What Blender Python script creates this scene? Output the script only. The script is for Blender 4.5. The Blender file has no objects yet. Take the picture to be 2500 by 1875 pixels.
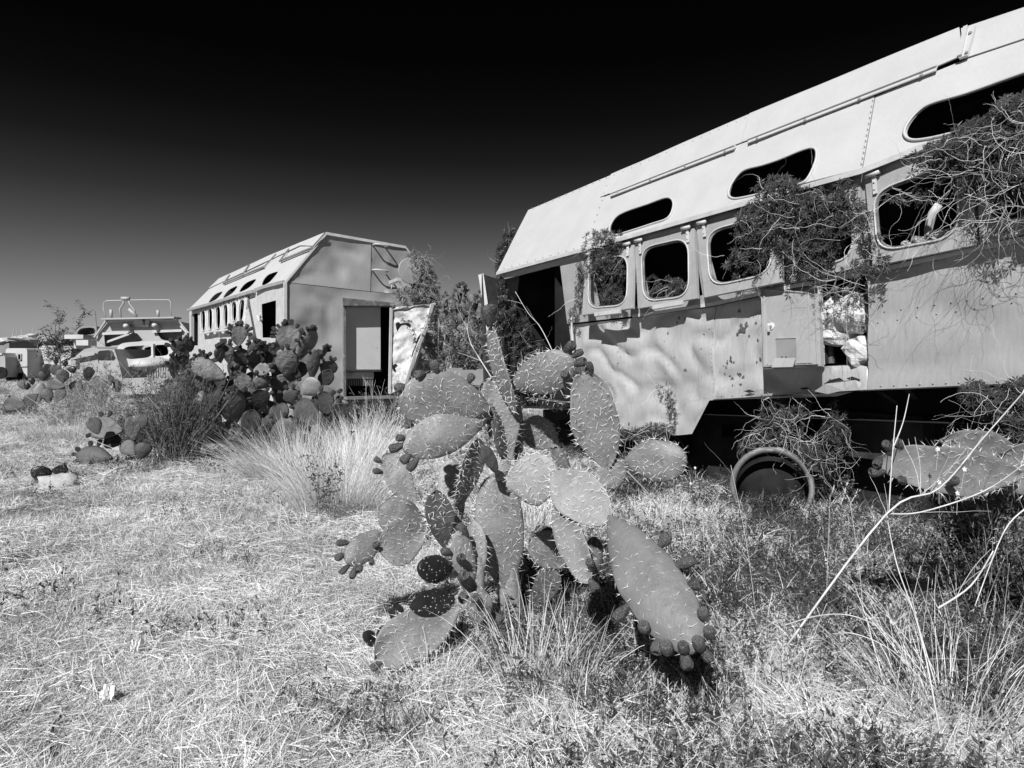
import bpy, bmesh, math, random
import numpy as np
from mathutils import Vector, Matrix, noise, Quaternion
from mathutils.geometry import delaunay_2d_cdt
V = Vector
PI = math.pi
random.seed(7)
scn = bpy.context.scene
C = scn.collection
# ------------------------------------------------------------------ camera, sky, sun, exposure
F, CX, HY, H = 1650.0, 1250.0, 875.0, 1.4      # focal length and horizon in photo pixels, eye height in metres
cam = bpy.data.objects.new('camera', bpy.data.cameras.new('camera')); C.objects.link(cam)
cam.location = (0, 0, H); cam.rotation_euler = (PI/2, 0, 0)
cam.data.sensor_width = 36; cam.data.lens = F/2500*36; cam.data.shift_y = -(937.5-HY)/2500
cam.data.clip_start = 0.05; cam.data.clip_end = 5000
scn.camera = cam
scn.cycles.max_bounces = 4; scn.cycles.diffuse_bounces = 2; scn.cycles.glossy_bounces = 2; scn.cycles.transmission_bounces = 2
SUN = V((-0.42, -1.10, 1.06)).normalized()
w = bpy.data.worlds.new('World'); scn.world = w; w.use_nodes = True
nt = w.node_tree; nt.nodes.clear()
sky = nt.nodes.new('ShaderNodeTexSky'); sky.sky_type = 'NISHITA'; sky.sun_disc = False
sky.sun_elevation = math.asin(SUN.z); sky.sun_rotation = math.atan2(SUN.x, SUN.y)
sep = nt.nodes.new('ShaderNodeSeparateColor'); nt.links.new(sky.outputs[0], sep.inputs[0])
tc = nt.nodes.new('ShaderNodeTexCoord'); sx = nt.nodes.new('ShaderNodeSeparateXYZ'); nt.links.new(tc.outputs['Generated'], sx.inputs[0])
rp = nt.nodes.new('ShaderNodeValToRGB'); nt.links.new(sx.outputs['Z'], rp.inputs[0])   # deep red filter: the clear sky darkens fast with height
SKY = [(0.0, .95), (.05, .74), (.10, .54), (.165, .31), (.22, .15), (.276, .060), (.33, .026), (.40, .010), (.55, .006), (1.0, .006)]
els = rp.color_ramp.elements
while len(els) < len(SKY): els.new(0.5)
for e, (p, v) in zip(els, SKY): e.position = p; e.color = (v, v, v, 1)
mu = nt.nodes.new('ShaderNodeMath'); mu.operation = 'MULTIPLY'
nt.links.new(sep.outputs[0], mu.inputs[0]); nt.links.new(rp.outputs[0], mu.inputs[1])
bg = nt.nodes.new('ShaderNodeBackground'); bg.inputs['Strength'].default_value = 0.08
nt.links.new(mu.outputs[0], bg.inputs[0])
wo = nt.nodes.new('ShaderNodeOutputWorld'); nt.links.new(bg.outputs[0], wo.inputs[0])
sl = bpy.data.lights.new('sun', 'SUN'); sl.energy = 5.0; sl.angle = math.radians(.53); sl.color = (1, 1, 1)
so = bpy.data.objects.new('sun', sl); C.objects.link(so); so.rotation_euler = SUN.to_track_quat('Z', 'Y').to_euler()
scn.view_settings.view_transform = 'Standard'; scn.view_settings.look = 'None'
scn.view_settings.exposure = 0.12; scn.view_settings.gamma = 1; scn.view_settings.use_curve_mapping = False

# ------------------------------------------------------------------ helpers
def U(px, py, D): return V(((px-CX)/F*D, D, H-(py-HY)/F*D))
def rnd(a, b): return random.uniform(a, b)
def gz(x, y):
    r = math.hypot(x, y); f = max(0, min(1, (70-r)/50))
    return f*(.05*noise.noise(V((x*.45, y*.45, 3)))+.025*noise.noise(V((x*1.4, y*1.4, 8))))
def tag(o, label=None, cat=None, group=None, kind=None):
    if label: o['label'] = label
    if cat: o['category'] = cat
    if group: o['group'] = group
    if kind: o['kind'] = kind
    return o
ROOT = {}
def thing(name, loc, label, cat, group=None):
    o = bpy.data.objects.new(name, None); C.objects.link(o); o.location = loc; o.empty_display_size = .2
    ROOT[o] = V(loc); return tag(o, label, cat, group)
class MB:
    def __init__(s): s.v = []; s.f = []
    def quad(s, a, b, c, d): n = len(s.v); s.v += [a, b, c, d]; s.f.append((n, n+1, n+2, n+3))
    def tri(s, a, b, c): n = len(s.v); s.v += [a, b, c]; s.f.append((n, n+1, n+2))
    def box8(s, p):      # p: 4 bottom then 4 top corners
        n = len(s.v); s.v += list(p)
        for f in ((0,3,2,1),(4,5,6,7),(0,1,5,4),(1,2,6,5),(2,3,7,6),(3,0,4,7)): s.f.append(tuple(n+i for i in f))
    def box(s, c, x, y, z):   # centre and three half vectors
        s.box8([c-x-y-z, c+x-y-z, c+x+y-z, c-x+y-z, c-x-y+z, c+x-y+z, c+x+y+z, c-x+y+z])
    def bar(s, a, b, wv, hv):  # beam between two points, with full width and height vectors
        x = wv*.5; y = hv*.5
        s.box8([a-x-y, a+x-y, a+x+y, a-x+y, b-x-y, b+x-y, b+x+y, b-x+y])
    def tube(s, pts, r, k=6, closed=False, cap=True):
        n0 = len(s.v); m = len(pts); rr = r if hasattr(r, '__len__') else [r]*m; ref = None
        for i, p in enumerate(pts):
            a = pts[i-1] if (i > 0 or closed) else p; b = pts[(i+1) % m] if (i < m-1 or closed) else p
            t = (b-a); t = t.normalized() if t.length > 1e-9 else V((0, 0, 1))
            if ref is None: ref = t.orthogonal().normalized()
            ref = ref-t*ref.dot(t); ref = ref.normalized() if ref.length > 1e-6 else t.orthogonal().normalized()
            bb = t.cross(ref)
            for j in range(k):
                an = 2*PI*j/k; s.v.append(p+ref*(math.cos(an)*rr[i])+bb*(math.sin(an)*rr[i]))
        for i in range(m if closed else m-1):
            for j in range(k):
                a = n0+i*k+j; b = n0+i*k+(j+1) % k; c = n0+((i+1) % m)*k+(j+1) % k; d = n0+((i+1) % m)*k+j
                s.f.append((a, b, c, d))
        if cap and not closed: s.f.append(tuple(n0+j for j in reversed(range(k)))); s.f.append(tuple(n0+(m-1)*k+j for j in range(k)))
    def lathe(s, c, ax, prof, k=24):   # prof: (distance along axis, radius)
        ax = ax.normalized(); x = ax.orthogonal().normalized(); y = ax.cross(x); n0 = len(s.v)
        for h, r in prof:
            for j in range(k): an = 2*PI*j/k; s.v.append(c+ax*h+x*(math.cos(an)*r)+y*(math.sin(an)*r))
        for i in range(len(prof)-1):
            for j in range(k): s.f.append((n0+i*k+j, n0+i*k+(j+1) % k, n0+(i+1)*k+(j+1) % k, n0+(i+1)*k+j))
        if prof[0] == prof[-1]: return
        if prof[0][1] > .001: s.f.append(tuple(n0+j for j in reversed(range(k))))
        if prof[-1][1] > .001: s.f.append(tuple(n0+(len(prof)-1)*k+j for j in range(k)))
    def ball(s, c, r, k=8, m=5, sc=(1, 1, 1)):
        n0 = len(s.v)
        for i in range(m+1):
            th = PI*i/m
            for j in range(k):
                ph = 2*PI*j/k; s.v.append(c+V((math.sin(th)*math.cos(ph)*r*sc[0], math.sin(th)*math.sin(ph)*r*sc[1], math.cos(th)*r*sc[2])))
        for i in range(m):
            for j in range(k): s.f.append((n0+i*k+j, n0+(i+1)*k+j, n0+(i+1)*k+(j+1) % k, n0+i*k+(j+1) % k))
    def build(s, name, mat, parent=None, smooth=False, kind=None, origin=None):
        if parent is not None and kind is None and name not in ('interior_lining', 'far_wall', 'far_shell', 'roof_top', 'pad', 'shell'):
            n = len(s.v); up = list(range(n))
            def fd(i):
                while up[i] != i: up[i] = up[up[i]]; i = up[i]
                return i
            for f in s.f:
                a = fd(f[0])
                for j in f[1:]: up[fd(j)] = a
            gr = {}
            for f in s.f: gr.setdefault(fd(f[0]), []).append(f)
            if 1 < len(gr) < 60:
                outs = []
                for fs in gr.values():
                    m = MB(); ix = {}
                    for f in fs:
                        for j in f:
                            if j not in ix: ix[j] = len(m.v); m.v.append(s.v[j])
                    m.f = [tuple(ix[j] for j in f) for f in fs]; outs.append(m._build(name, mat, parent, smooth, kind, origin))
                return outs[0]
        return s._build(name, mat, parent, smooth, kind, origin)
    def _build(s, name, mat, parent=None, smooth=False, kind=None, origin=None):
        me = bpy.data.meshes.new(name); top = parent
        while top is not None and top.parent is not None: top = top.parent
        off = ROOT[top] if top is not None else (V(origin) if origin is not None else V((0, 0, 0)))
        me.from_pydata([tuple(p-off) for p in s.v], [], s.f)
        if smooth: me.polygons.foreach_set('use_smooth', [True]*len(me.polygons))
        me.materials.append(mat); me.update()
        o = bpy.data.objects.new(name, me); C.objects.link(o)
        if parent is not None: o.parent = parent
        elif origin is not None: o.location = origin
        if kind: o['kind'] = kind
        return o
# ------------------------------------------------------------------ materials (all grey: the photograph has no colour)
def mat(name, base, var=.12, scale=6, rough=.6, bump=0, bscale=60, spots=None, metal=0, transl=0, dots=None, rndv=0, patch=0, fine=0, streak=0, stain=None):
    m = bpy.data.materials.new(name); m.use_nodes = True; t = m.node_tree; N = t.nodes; Lk = t.links
    b = N['Principled BSDF']; b.inputs['Roughness'].default_value = rough; b.inputs['Metallic'].default_value = metal
    if base < .05 and 'pad' not in name: b.inputs['Specular IOR Level'].default_value = .12
    co = N.new('ShaderNodeTexCoord').outputs['Object']
    def nz(sc, det=4, vec=None, ro=.55):
        n = N.new('ShaderNodeTexNoise'); n.inputs['Scale'].default_value = sc; n.inputs['Detail'].default_value = det; n.inputs['Roughness'].default_value = ro
        Lk.new(vec or co, n.inputs['Vector']); return n.outputs['Fac']
    def mth(op, a, bb, clamp=False):
        n = N.new('ShaderNodeMath'); n.operation = op; n.use_clamp = clamp
        for i, x in enumerate((a, bb)):
            if isinstance(x, (int, float)): n.inputs[i].default_value = x
            else: Lk.new(x, n.inputs[i])
        return n.outputs[0]
    def mrange(x, a, bb, c, d):
        n = N.new('ShaderNodeMapRange'); n.inputs[1].default_value = a; n.inputs[2].default_value = bb; n.inputs[3].default_value = c; n.inputs[4].default_value = d
        Lk.new(x, n.inputs[0]); return n.outputs[0]
    val = mrange(nz(scale), .3, .7, base*(1-var), base*(1+var))
    if fine: val = mth('MULTIPLY', val, mrange(nz(220, 2), .3, .7, 1-fine, 1+fine))
    if streak:
        mp = N.new('ShaderNodeMapping'); mp.inputs['Scale'].default_value = (30, 30, 3); Lk.new(co, mp.inputs[0])
        val = mth('MULTIPLY', val, mrange(nz(1.6, 5, mp.outputs[0]), .3, .7, 1-streak, 1+streak*.5))
    if rndv:
        oi = N.new('ShaderNodeObjectInfo'); val = mth('MULTIPLY', val, mrange(oi.outputs['Random'], 0, 1, 1-rndv, 1+rndv))
    if patch:
        g = N.new('ShaderNodeNewGeometry'); val = mth('MULTIPLY', val, mrange(nz(.9, 5, g.outputs['Position']), .35, .65, 1-patch, 1+patch*.6))
    def mixv(a, fac, v2):
        n = N.new('ShaderNodeMix'); n.data_type = 'FLOAT'; Lk.new(fac, n.inputs[0]); Lk.new(a, n.inputs[2]); n.inputs[3].default_value = v2; return n.outputs[0]
    if stain: val = mixv(val, mrange(nz(stain[0], 6, None, .65), stain[1], stain[1]+.06, 0, stain[3] if len(stain) > 3 else .6), stain[2])
    if spots: val = mixv(val, mrange(nz(spots[0], 3, None, .6), spots[1], spots[1]+.025, 0, 1), spots[2])
    if dots:
        vo = N.new('ShaderNodeTexVoronoi'); vo.inputs['Scale'].default_value = dots[0]; vo.inputs['Randomness'].default_value = .7; Lk.new(co, vo.inputs['Vector'])
        val = mixv(val, mrange(vo.outputs['Distance'], dots[1], dots[1]*1.35, 1, 0), dots[2])
    cc = N.new('ShaderNodeCombineColor'); [Lk.new(val, cc.inputs[i]) for i in range(3)]
    Lk.new(cc.outputs[0], b.inputs['Base Color'])
    if bump:
        bp = N.new('ShaderNodeBump'); bp.inputs['Strength'].default_value = 1; bp.inputs['Distance'].default_value = bump
        Lk.new(nz(bscale, 4), bp.inputs['Height']); Lk.new(bp.outputs[0], b.inputs['Normal'])
    if transl:
        tr = N.new('ShaderNodeBsdfTranslucent'); Lk.new(cc.outputs[0], tr.inputs[0]); mx = N.new('ShaderNodeMixShader'); mx.inputs[0].default_value = transl
        out = N['Material Output']; Lk.new(b.outputs[0], mx.inputs[1]); Lk.new(tr.outputs[0], mx.inputs[2]); Lk.new(mx.outputs[0], out.inputs[0])
        b.inputs['Specular IOR Level'].default_value = .2
    return m
M = dict(
 ground=mat('dry_soil', .17, .4, 2.5, .95, .012, 35, patch=.35, fine=.3),
 roof=mat('chalky_white_paint', .54, .05, 3, .6, .0008, 30, fine=.06, streak=.035, stain=(1.6, .62, .54, .3), spots=(26, .745, .30)),
 side=mat('weathered_grey_paint', .48, .10, 2.2, .30, .0006, 120, fine=.12, streak=.12, stain=(1.1, .60, .38, .5), spots=(6, .675, .10)),
 side2=mat('duller_grey_paint', .40, .10, 1.6, .36, .0006, 120, fine=.12, streak=.10, stain=(1.1, .60, .33, .5), spots=(11, .75, .09)),
 hatch=mat('hatch_paint', .36, .08, 3, .5, .0006, 90, fine=.16, spots=(15, .76, .12)),
 frame=mat('window_frame_paint', .38, .10, 5, .45, .0005, 90, fine=.12, streak=.08, spots=(17, .75, .12)),
 trim=mat('pale_trim_paint', .58, .12, 8, .5, .0006, 60, fine=.1, spots=(20, .72, .2)),
 endwall=mat('dull_olive_paint', .37, .10, 1.8, .45, .0010, 14, fine=.06, streak=.07, spots=(11, .77, .6)),
 inner=mat('painted_shade_dark', .028, .4, 3, .9),  # near-black colour stands for shade inside and under the vehicles
 innerpale=mat('pale_inner_partition', .62, .06, 3, .6, stain=(2, .6, .3)),
 dark=mat('dark_rusty_steel', .045, .4, 6, .8, .001, 40),
 black=mat('rubber_and_dark_hub', .02, .3, 8, .8),
 rim=mat('rusty_rim_steel', .15, .3, 12, .7, .0015, 60, stain=(6, .55, .32)),
 door=mat('peeling_door_paint', .60, .15, 5, .6, .004, 40, fine=.3, stain=(6, .50, .34, .8), spots=(16, .66, .10)),
 rust=mat('dark_rust', .10, .5, 40, .9),
 bolt=mat('bolt_metal', .32, .2, 30, .4),
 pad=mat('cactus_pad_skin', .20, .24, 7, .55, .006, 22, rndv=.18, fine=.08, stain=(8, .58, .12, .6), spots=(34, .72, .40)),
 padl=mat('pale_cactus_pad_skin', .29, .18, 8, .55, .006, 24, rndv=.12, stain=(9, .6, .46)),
 padk=mat('dark_young_pad_skin', .018, .3, 10, .4, .001, 60, dots=(55, .15, .45)),
 padf=mat('distant_cactus_skin', .16, .3, 6, .6, .03, 13, rndv=.38, stain=(9, .6, .10, .6), spots=(22, .70, .34)),
 padm=mat('shaded_green_pad_skin', .085, .3, 6, .6, .012, 20, rndv=.35),  # darker skin puts shade on covered and turned-away pads
 fruit=mat('prickly_pear_fruit', .085, .3, 2, .32, .01, 8, dots=(7.5, .13, .5), rndv=.3, stain=(3, .55, .13)),
 fruitf=mat('distant_fruit', .075, .3, 3, .5, .05, 8, rndv=.35),
 spine=mat('pale_spine', .88, .1, 9, .5),
 bark=mat('corky_cactus_stem', .24, .35, 20, .9, .006, 50),
 grass=mat('dry_grass', .62, .18, 3, .6, transl=.12, rndv=.42, patch=.34),  # patchy tone, partly standing in for shadow among the tufts
 grassb=mat('bleached_straw', .78, .10, 3, .55, transl=.12, rndv=.2, patch=.06),
 weed=mat('green_weed', .08, .3, 6, .6, transl=.15, rndv=.5),
 leaf=mat('vine_leaf', .062, .4, 22, .35, transl=.1),
 leafl=mat('pale_shrub_leaf', .20, .35, 10, .5, transl=.2),
 stem=mat('bare_vine_stem', .66, .2, 12, .6),
 stemd=mat('grey_twig', .26, .35, 12, .7),
 stone=mat('pale_stone', .44, .2, 8, .9, .01, 22, fine=.15, stain=(5, .6, .35)),
 rubble=mat('white_plaster_rubble', .62, .1, 9, .9, .012, 30, stain=(6, .63, .4)),
 paper=mat('crumpled_white_paper', .85, .04, 9, .8, .003, 40),
 petal=mat('white_petal', .9, .03, 9, .6),
 glass=mat('dusty_glass', .06, .5, 4, .12),
 far=mat('far_vehicle_paint', .40, .12, 1.5, .5, .003, 6, stain=(1.6, .58, .3)),
 farw=mat('far_white_paint', .52, .1, 1.5, .6, stain=(2, .62, .45)),
 fard=mat('far_grey_paint', .24, .2, 1.5, .6),
)
# ------------------------------------------------------------------ planes that photographed outlines are projected onto
class Plane:
    def __init__(s, o, u, v):
        s.o = V(o); s.u = V(u).normalized(); v = V(v); s.v = (v-s.u*v.dot(s.u)).normalized(); s.n = s.u.cross(s.v).normalized()
        if s.n.y > 0: s.n = -s.n      # outward, towards the eye
    def hit(s, px, py, h=0):
        d = V(((px-CX)/F, 1, -(py-HY)/F)); e = V((0, 0, H)); o = s.o+s.n*h
        t = (o-e).dot(s.n)/d.dot(s.n); return e+d*t
    def uv(s, px, py, h=0): p = s.hit(px, py, h)-s.o; return V((p.dot(s.u), p.dot(s.v)))
    def pt(s, u, v, h=0): return s.o+s.u*u+s.v*v+s.n*h
class Quad:       # bilinear patch: TL, TR, BR, BL in 3D plus the same in pixels
    def __init__(s, P3, Ppx):
        s.P = [V(p) for p in P3]; s.px = Ppx; a, b, c, d = s.P
        s.n = (b-a).cross(d-a).normalized()
        if s.n.y > 0: s.n = -s.n
        s.w = ((b-a).length+(c-d).length)/2; s.h = ((d-a).length+(c-b).length)/2
    def uv(s, px, py):   # invert the bilinear map in pixels, return metres
        u = v = .5; a, b, c, d = [V((q[0], q[1])) for q in s.px]; t = V((px, py))
        for _ in range(12):
            p = a*(1-u)*(1-v)+b*u*(1-v)+c*u*v+d*(1-u)*v; e = t-p
            du = (b-a)*(1-v)+(c-d)*v; dv = (d-a)*(1-u)+(c-b)*u; det = du.x*dv.y-du.y*dv.x
            u += (e.x*dv.y-e.y*dv.x)/det; v += (du.x*e.y-du.y*e.x)/det
        return V((u*s.w, v*s.h))
    def pt(s, u, v, h=0):
        u /= s.w; v /= s.h; a, b, c, d = s.P
        return a*(1-u)*(1-v)+b*u*(1-v)+c*u*v+d*(1-u)*v+s.n*h
def inside(p, poly):
    r = False; j = len(poly)-1
    for i in range(len(poly)):
        a = poly[i]; b = poly[j]
        if (a[1] > p[1]) != (b[1] > p[1]) and p[0] < (b[0]-a[0])*(p[1]-a[1])/(b[1]-a[1])+a[0]: r = not r
        j = i
    return r
def rquad(c, r=.28, n=5):
    out = []; c = [V((x[0], x[1])) for x in c]
    for i in range(4):
        p = c[i]; a = c[i-1]; b = c[(i+1) % 4]; s = p+(a-p)*r; e = p+(b-p)*r
        for k in range(n+1):
            t = k/n; out.append(s*(1-t)**2+p*2*t*(1-t)+e*t*t)
    return [(q.x, q.y) for q in out]
def smooth(pts, n=4):
    out = []; m = len(pts); P = [V((x[0], x[1])) for x in pts]
    for i in range(m):
        a, b, c, d = P[i-1], P[i], P[(i+1) % m], P[(i+2) % m]
        for k in range(n):
            t = k/n; q = .5*((2*b)+(c-a)*t+(2*a-5*b+4*c-d)*t*t+(3*b-a-3*c+d)*t**3); out.append((q.x, q.y))
    return out
def sheet(name, pl, outer, holes, mt, parent, thick=.004, step=.12, disp=None, h=0, isuv=False, fade=0):
    O = [V(p) if isuv else pl.uv(*p) for p in outer]; HS = [[V(p) if isuv else pl.uv(*p) for p in hh] for hh in holes]
    pts = []; edges = []
    def loop(L):
        n0 = len(pts); LL = []
        for i in range(len(L)):
            a = L[i]; b = L[(i+1) % len(L)]; k = max(1, int((b-a).length/step)) if len(L) < 9 else 1
            for j in range(k): LL.append(a+(b-a)*(j/k))
        for i in range(len(LL)): pts.append(LL[i]); edges.append((n0+i, n0+(i+1) % len(LL)))
    loop(O)
    for hh in HS: loop(hh)
    x0 = min(p.x for p in O); x1 = max(p.x for p in O); y0 = min(p.y for p in O); y1 = max(p.y for p in O)
    bnd = list(pts)
    y = y0+step*.5; row = 0
    while y < y1:
        x = x0+step*(.5 if row % 2 else .25)
        while x < x1:
            q = V((x, y))
            if inside(q, O) and not any(inside(q, hh) for hh in HS) and min((q-b).length for b in bnd) > step*.35: pts.append(q)
            x += step
        y += step*.87; row += 1
    vv, ee, ff, _, _, _ = delaunay_2d_cdt(pts, edges, [], 0, 1e-6)
    fs = []
    for f in ff:
        c = (vv[f[0]]+vv[f[1]]+vv[f[2]])/3
        if inside(c, O) and not any(inside(c, hh) for hh in HS): fs.append(tuple(f))
    m = MB(); n = len(vv)
    fd = (lambda p: min(1, min((p-b).length for b in bnd)/fade)) if fade else (lambda p: 1)
    dd = [h+(disp(p.x, p.y)*fd(p) if disp else 0) for p in vv]
    m.v = [pl.pt(p.x, p.y, d) for p, d in zip(vv, dd)]+[pl.pt(p.x, p.y, d-thick) for p, d in zip(vv, dd)]
    f0 = fs[0]; nn = (m.v[f0[1]]-m.v[f0[0]]).cross(m.v[f0[2]]-m.v[f0[0]])
    if nn.dot(pl.n) < 0: fs = [tuple(reversed(f)) for f in fs]
    ed = {}
    for f in fs:
        for i in range(3): ed[(f[i], f[(i+1) % 3])] = 1
    m.f = list(fs)+[tuple(n+i for i in reversed(f)) for f in fs]
    for (a, b) in ed:
        if (b, a) not in ed: m.f.append((b, a, n+a, n+b))
    o = m.build(name, mt, parent, False)
    me = o.data; k = len(fs)
    sm = [True]*(2*k)+[False]*(len(me.polygons)-2*k); me.polygons.foreach_set('use_smooth', sm)
    # keep the thin rim from bending the shading of the faces
    for e in me.edges: pass
    md = o.modifiers.new('split', 'EDGE_SPLIT'); md.split_angle = math.radians(50)
    return o
def dents(amp, sc, seed, cre=0):
    def f(u, v):
        q = V((u*sc, v*sc, seed)); a = noise.noise(q)*.7+noise.noise(q*2.3)*.3
        c = abs(noise.noise(V((u*sc*.9+v*.5, v*sc*1.1-u*.3, seed+5)))) if cre else 0
        return amp*(a-.3)-cre*(.25-min(.25, c))*1.0
    return f

# ------------------------------------------------------------------ ground
def build_ground():
    m = MB(); rings = [0.0]+[.6*1.085**i for i in range(98)]; rings = [r for r in rings if r < 1900]+[2500]; k = 120
    m.v.append(V((0, 0, gz(0, 0))))
    for r in rings[1:]:
        for j in range(k):
            a = 2*PI*j/k; x, y = r*math.sin(a), r*math.cos(a); m.v.append(V((x, y, gz(x, y))))
    for j in range(k): m.f.append((0, 1+(j+1) % k, 1+j))
    for i in range(len(rings)-2):
        for j in range(k): a = 1+i*k+j; b = 1+i*k+(j+1) % k; m.f.append((a, b, b+k, a+k))
    m.build('ground', M['ground'], None, True, 'structure')
build_ground()

# ------------------------------------------------------------------ the near trailer on the right
def B(s, q, z): return V((2.09+.522*s+.853*q, 7-.853*s+.522*q, z))
def PB(px, py, q=0):
    a = (px-CX)/F; s = (a*(7+.522*q)-2.09-.853*q)/(.522+.853*a); Y = 7-.853*s+.522*q
    return B(s, q, H-(py-HY)/F*Y)
NB = V((-.853, -.522, 0)); TB = V((.522, -.853, 0))
wall = Plane(B(0, 0, 0), TB, (0, 0, 1))
near = thing('trailer', B(0, 1.3, 0), 'long pale metal trailer with vines in its open windows, cut off by the right edge', 'trailer')
roofp = Plane(B(-4.48, -.05, 2.77), B(2.5, -.05, 3.07)-B(-4.48, -.05, 2.77), B(-4.3, .6, 3.84)-B(-4.48, -.05, 2.77))
FL = {1: (((1429, 627), (1547, 597), (1544, 752), (1421, 769)), ((1441, 643), (1533, 622), (1531, 744), (1438, 752)), .27),
      2: (((1550, 595), (1695, 557), (1702, 728), (1557, 753)), ((1568, 607), (1681, 581), (1683, 722), (1574, 735)), .15),
      3: (((1700, 553), (1903, 503), (1909, 688), (1719, 726)), ((1729, 566), (1883, 526), (1884, 667), (1738, 699)), .18),
      4: (((1912, 500), (2099, 443), (2106, 650), (1930, 690)), ((1936, 520), (2080, 470), (2084, 628), (1946, 661)), .10),
      5: (((2112, 440), (2370, 350), (2380, 598), (2130, 650)), ((2136, 470), (2340, 396), (2344, 575), (2148, 613)), .10),
      6: (((2384, 345), (2760, 235), (2775, 500), (2392, 594)), ((2412, 385), (2720, 290), (2735, 470), (2420, 550)), .10)}
def near_trailer():
    T = near
    # wall holes behind the flaps
    holes = []
    for k, (oc, gc, p) in FL.items():
        q = [PB(*oc[0], -.02), PB(*oc[1], -.02), PB(*oc[2], -p), PB(*oc[3], -p)]
        c = sum(q, V((0, 0, 0)))/4; hh = []
        for x in q: y = c+(x-c)*.88; hh.append(((y-wall.o).dot(TB), y.z))
        holes.append(hh)
    comp = [(2003, 694), (2108, 688), (2118, 880), (2009, 888)]
    uvp = lambda p: tuple(wall.uv(*p))
    seams = [1743, 2114]
    top = lambda x: 664.6-.28*(x-1212)-7 if x < 2252 else 366-(x-2252)*.31
    # upper window band and lower skins, cut at the belt
    belt = [(1384, 790), (1545, 772), (1743, 742), (1930, 700), (2120, 665), (2392, 606), (3000, 480)]
    upper = [(1366, 640), (1431, 612), (1802, 508), (2116, 417), (2252, 372), (2500, 300), (3000, 140)]+list(reversed(belt))
    def hpx(hh): return hh
    O = [uvp(p) for p in upper]
    sheet('window_band', wall, O, holes, M['frame'], T, .006, .14, dents(.008, 2, 3), isuv=True)
    dn = dents(.06, 2.3, 11, .17)
    lowA = [(1384, 794), (1545, 776), (1741, 746), (1741, 977), (1726, 978), (1681, 1060), (1640, 1064), (1625, 1050), (1590, 1063), (1560, 1046), (1530, 1058), (1505, 1044), (1480, 1064), (1405, 1064), (1399, 900), (1388, 830)]
    lowB = [(1739, 747), (1930, 704), (2000, 690), (2000, 893), (2112, 884), (2114, 952), (2085, 955), (2040, 968), (1900, 972), (1739, 977)]
    lowC = [(2116, 669), (2392, 610), (3000, 484), (3000, 915), (2500, 939), (2250, 947), (2116, 953)]
    sheet('side_panel', wall, lowA, [], M['side'], T, .004, .055, dn, h=.004)
    sheet('side_panel', wall, lowB, [], M['side'], T, .004, .055, dn, h=-.003)
    sheet('side_panel', wall, lowC, [], M['side2'], T, .004, .06, dents(.04, 1.1, 17, .11), h=.008)
    sheet('door_lintel', wall, [(1216, 668), (1431, 612), (1366, 647), (1233, 681)], [], M['side'], T, .02, .1, dents(.01, 2, 4), h=.002)
    # belt trim strip and bottom flange
    m = MB()
    for a, b in zip(belt[1:], belt[2:]): m.bar(wall.hit(*a, .012), wall.hit(*b, .012), NB*.02, V((0, 0, .035)))
    m.build('belt_trim', M['trim'], T)
    m = MB(); m.bar(wall.hit(1745, 976, -.02), wall.hit(2112, 953, -.02), NB*.05, V((0, 0, .01))); m.bar(wall.hit(2116, 953, -.01), wall.hit(3000, 915, -.01), NB*.05, V((0, 0, .01)))
    m.build('skirt_flange', M['dark'], T)
    # window flaps, hinged at the top
    for k, (oc, gc, p) in FL.items():
        P3 = [PB(*oc[0], -.03), PB(*oc[1], -.03), PB(*oc[2], -p), PB(*oc[3], -p)]
        Q = Quad(P3, oc); gl = rquad(gc, .30, 6)
        fl = sheet('window_flap', Q, list(oc), [gl], M['frame'], T, .035, .1, dents(.006, 3, k*3.1))
        pts = [Q.pt(*Q.uv(*g), .006) for g in gl]; c = sum(pts, V((0, 0, 0)))/len(pts)
        m = MB(); m.tube([c+(x-c)*1.025 for x in pts], .008, 6, True); m.build('bead', M['trim'], fl, True)
        m = MB(); m.tube([c+(x-c)*.985-Q.n*.02 for x in pts], .012, 5, True); m.build('rubber_seal', M['rim'], fl, True)
        if k in (1, 2):   # a bottom handle lip
            a, b = Q.P[3], Q.P[2]; m = MB(); m.bar(a+(b-a)*.28-V((0, 0, .02)), a+(b-a)*.78-V((0, 0, .02)), Q.n*.03, V((0, 0, .045))); m.build('bottom_lip', M['trim'], fl)
        hs = [.1, .9] if k != 4 else [.1]
        for t in hs:      # hinges: barrel and strap
            a, b = Q.P[0], Q.P[1]; c = a+(b-a)*t+V((0, 0, .02)); u = (b-a).normalized()
            m = MB(); m.tube([c-u*.06+NB*.03, c+u*.06+NB*.03], .02, 8); m.build('hinge', M['trim'], fl, True)
            m = MB(); d = (Q.P[3]-Q.P[0]).normalized(); m.bar(c+Q.n*.008, c+d*.17+Q.n*.012, u*.035, Q.n*.01)
            for j in (.07, .13): m.ball(c+d*j+Q.n*.02, .009, 6, 4)
            m.build('hinge_strap', M['trim'], fl)
        # inside reveal of the opening
    # roof slope panels
    e = [(1212, 665), (1431, 604.5), (1802, 497), (2104, 412), (2116, 407), (2252, 353), (2500, 280), (3000, 115)]
    rd = dents(.012, .9, 31)
    P1 = [(1212, 665), (1289, 512.6), (1491, 427), (1430, 604.5), (1330, 633)]
    P2 = [(1432, 604), (1468, 483.5), (1810, 351), (2136, 235.5), (2104, 411), (1960, 448), (1880, 474), (1802, 497)]
    P3 = [(2106, 410), (2138, 235), (2352, 147), (2500, 97), (3000, -80), (3000, 115), (2500, 280), (2252, 353)]
    U1 = [(1466, 481.5), (1493, 426), (1830, 280), (1810, 349)]
    U2 = [(1811.5, 348.5), (1831.5, 279), (2343, 69), (2352, 138), (2136, 233)]
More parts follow.
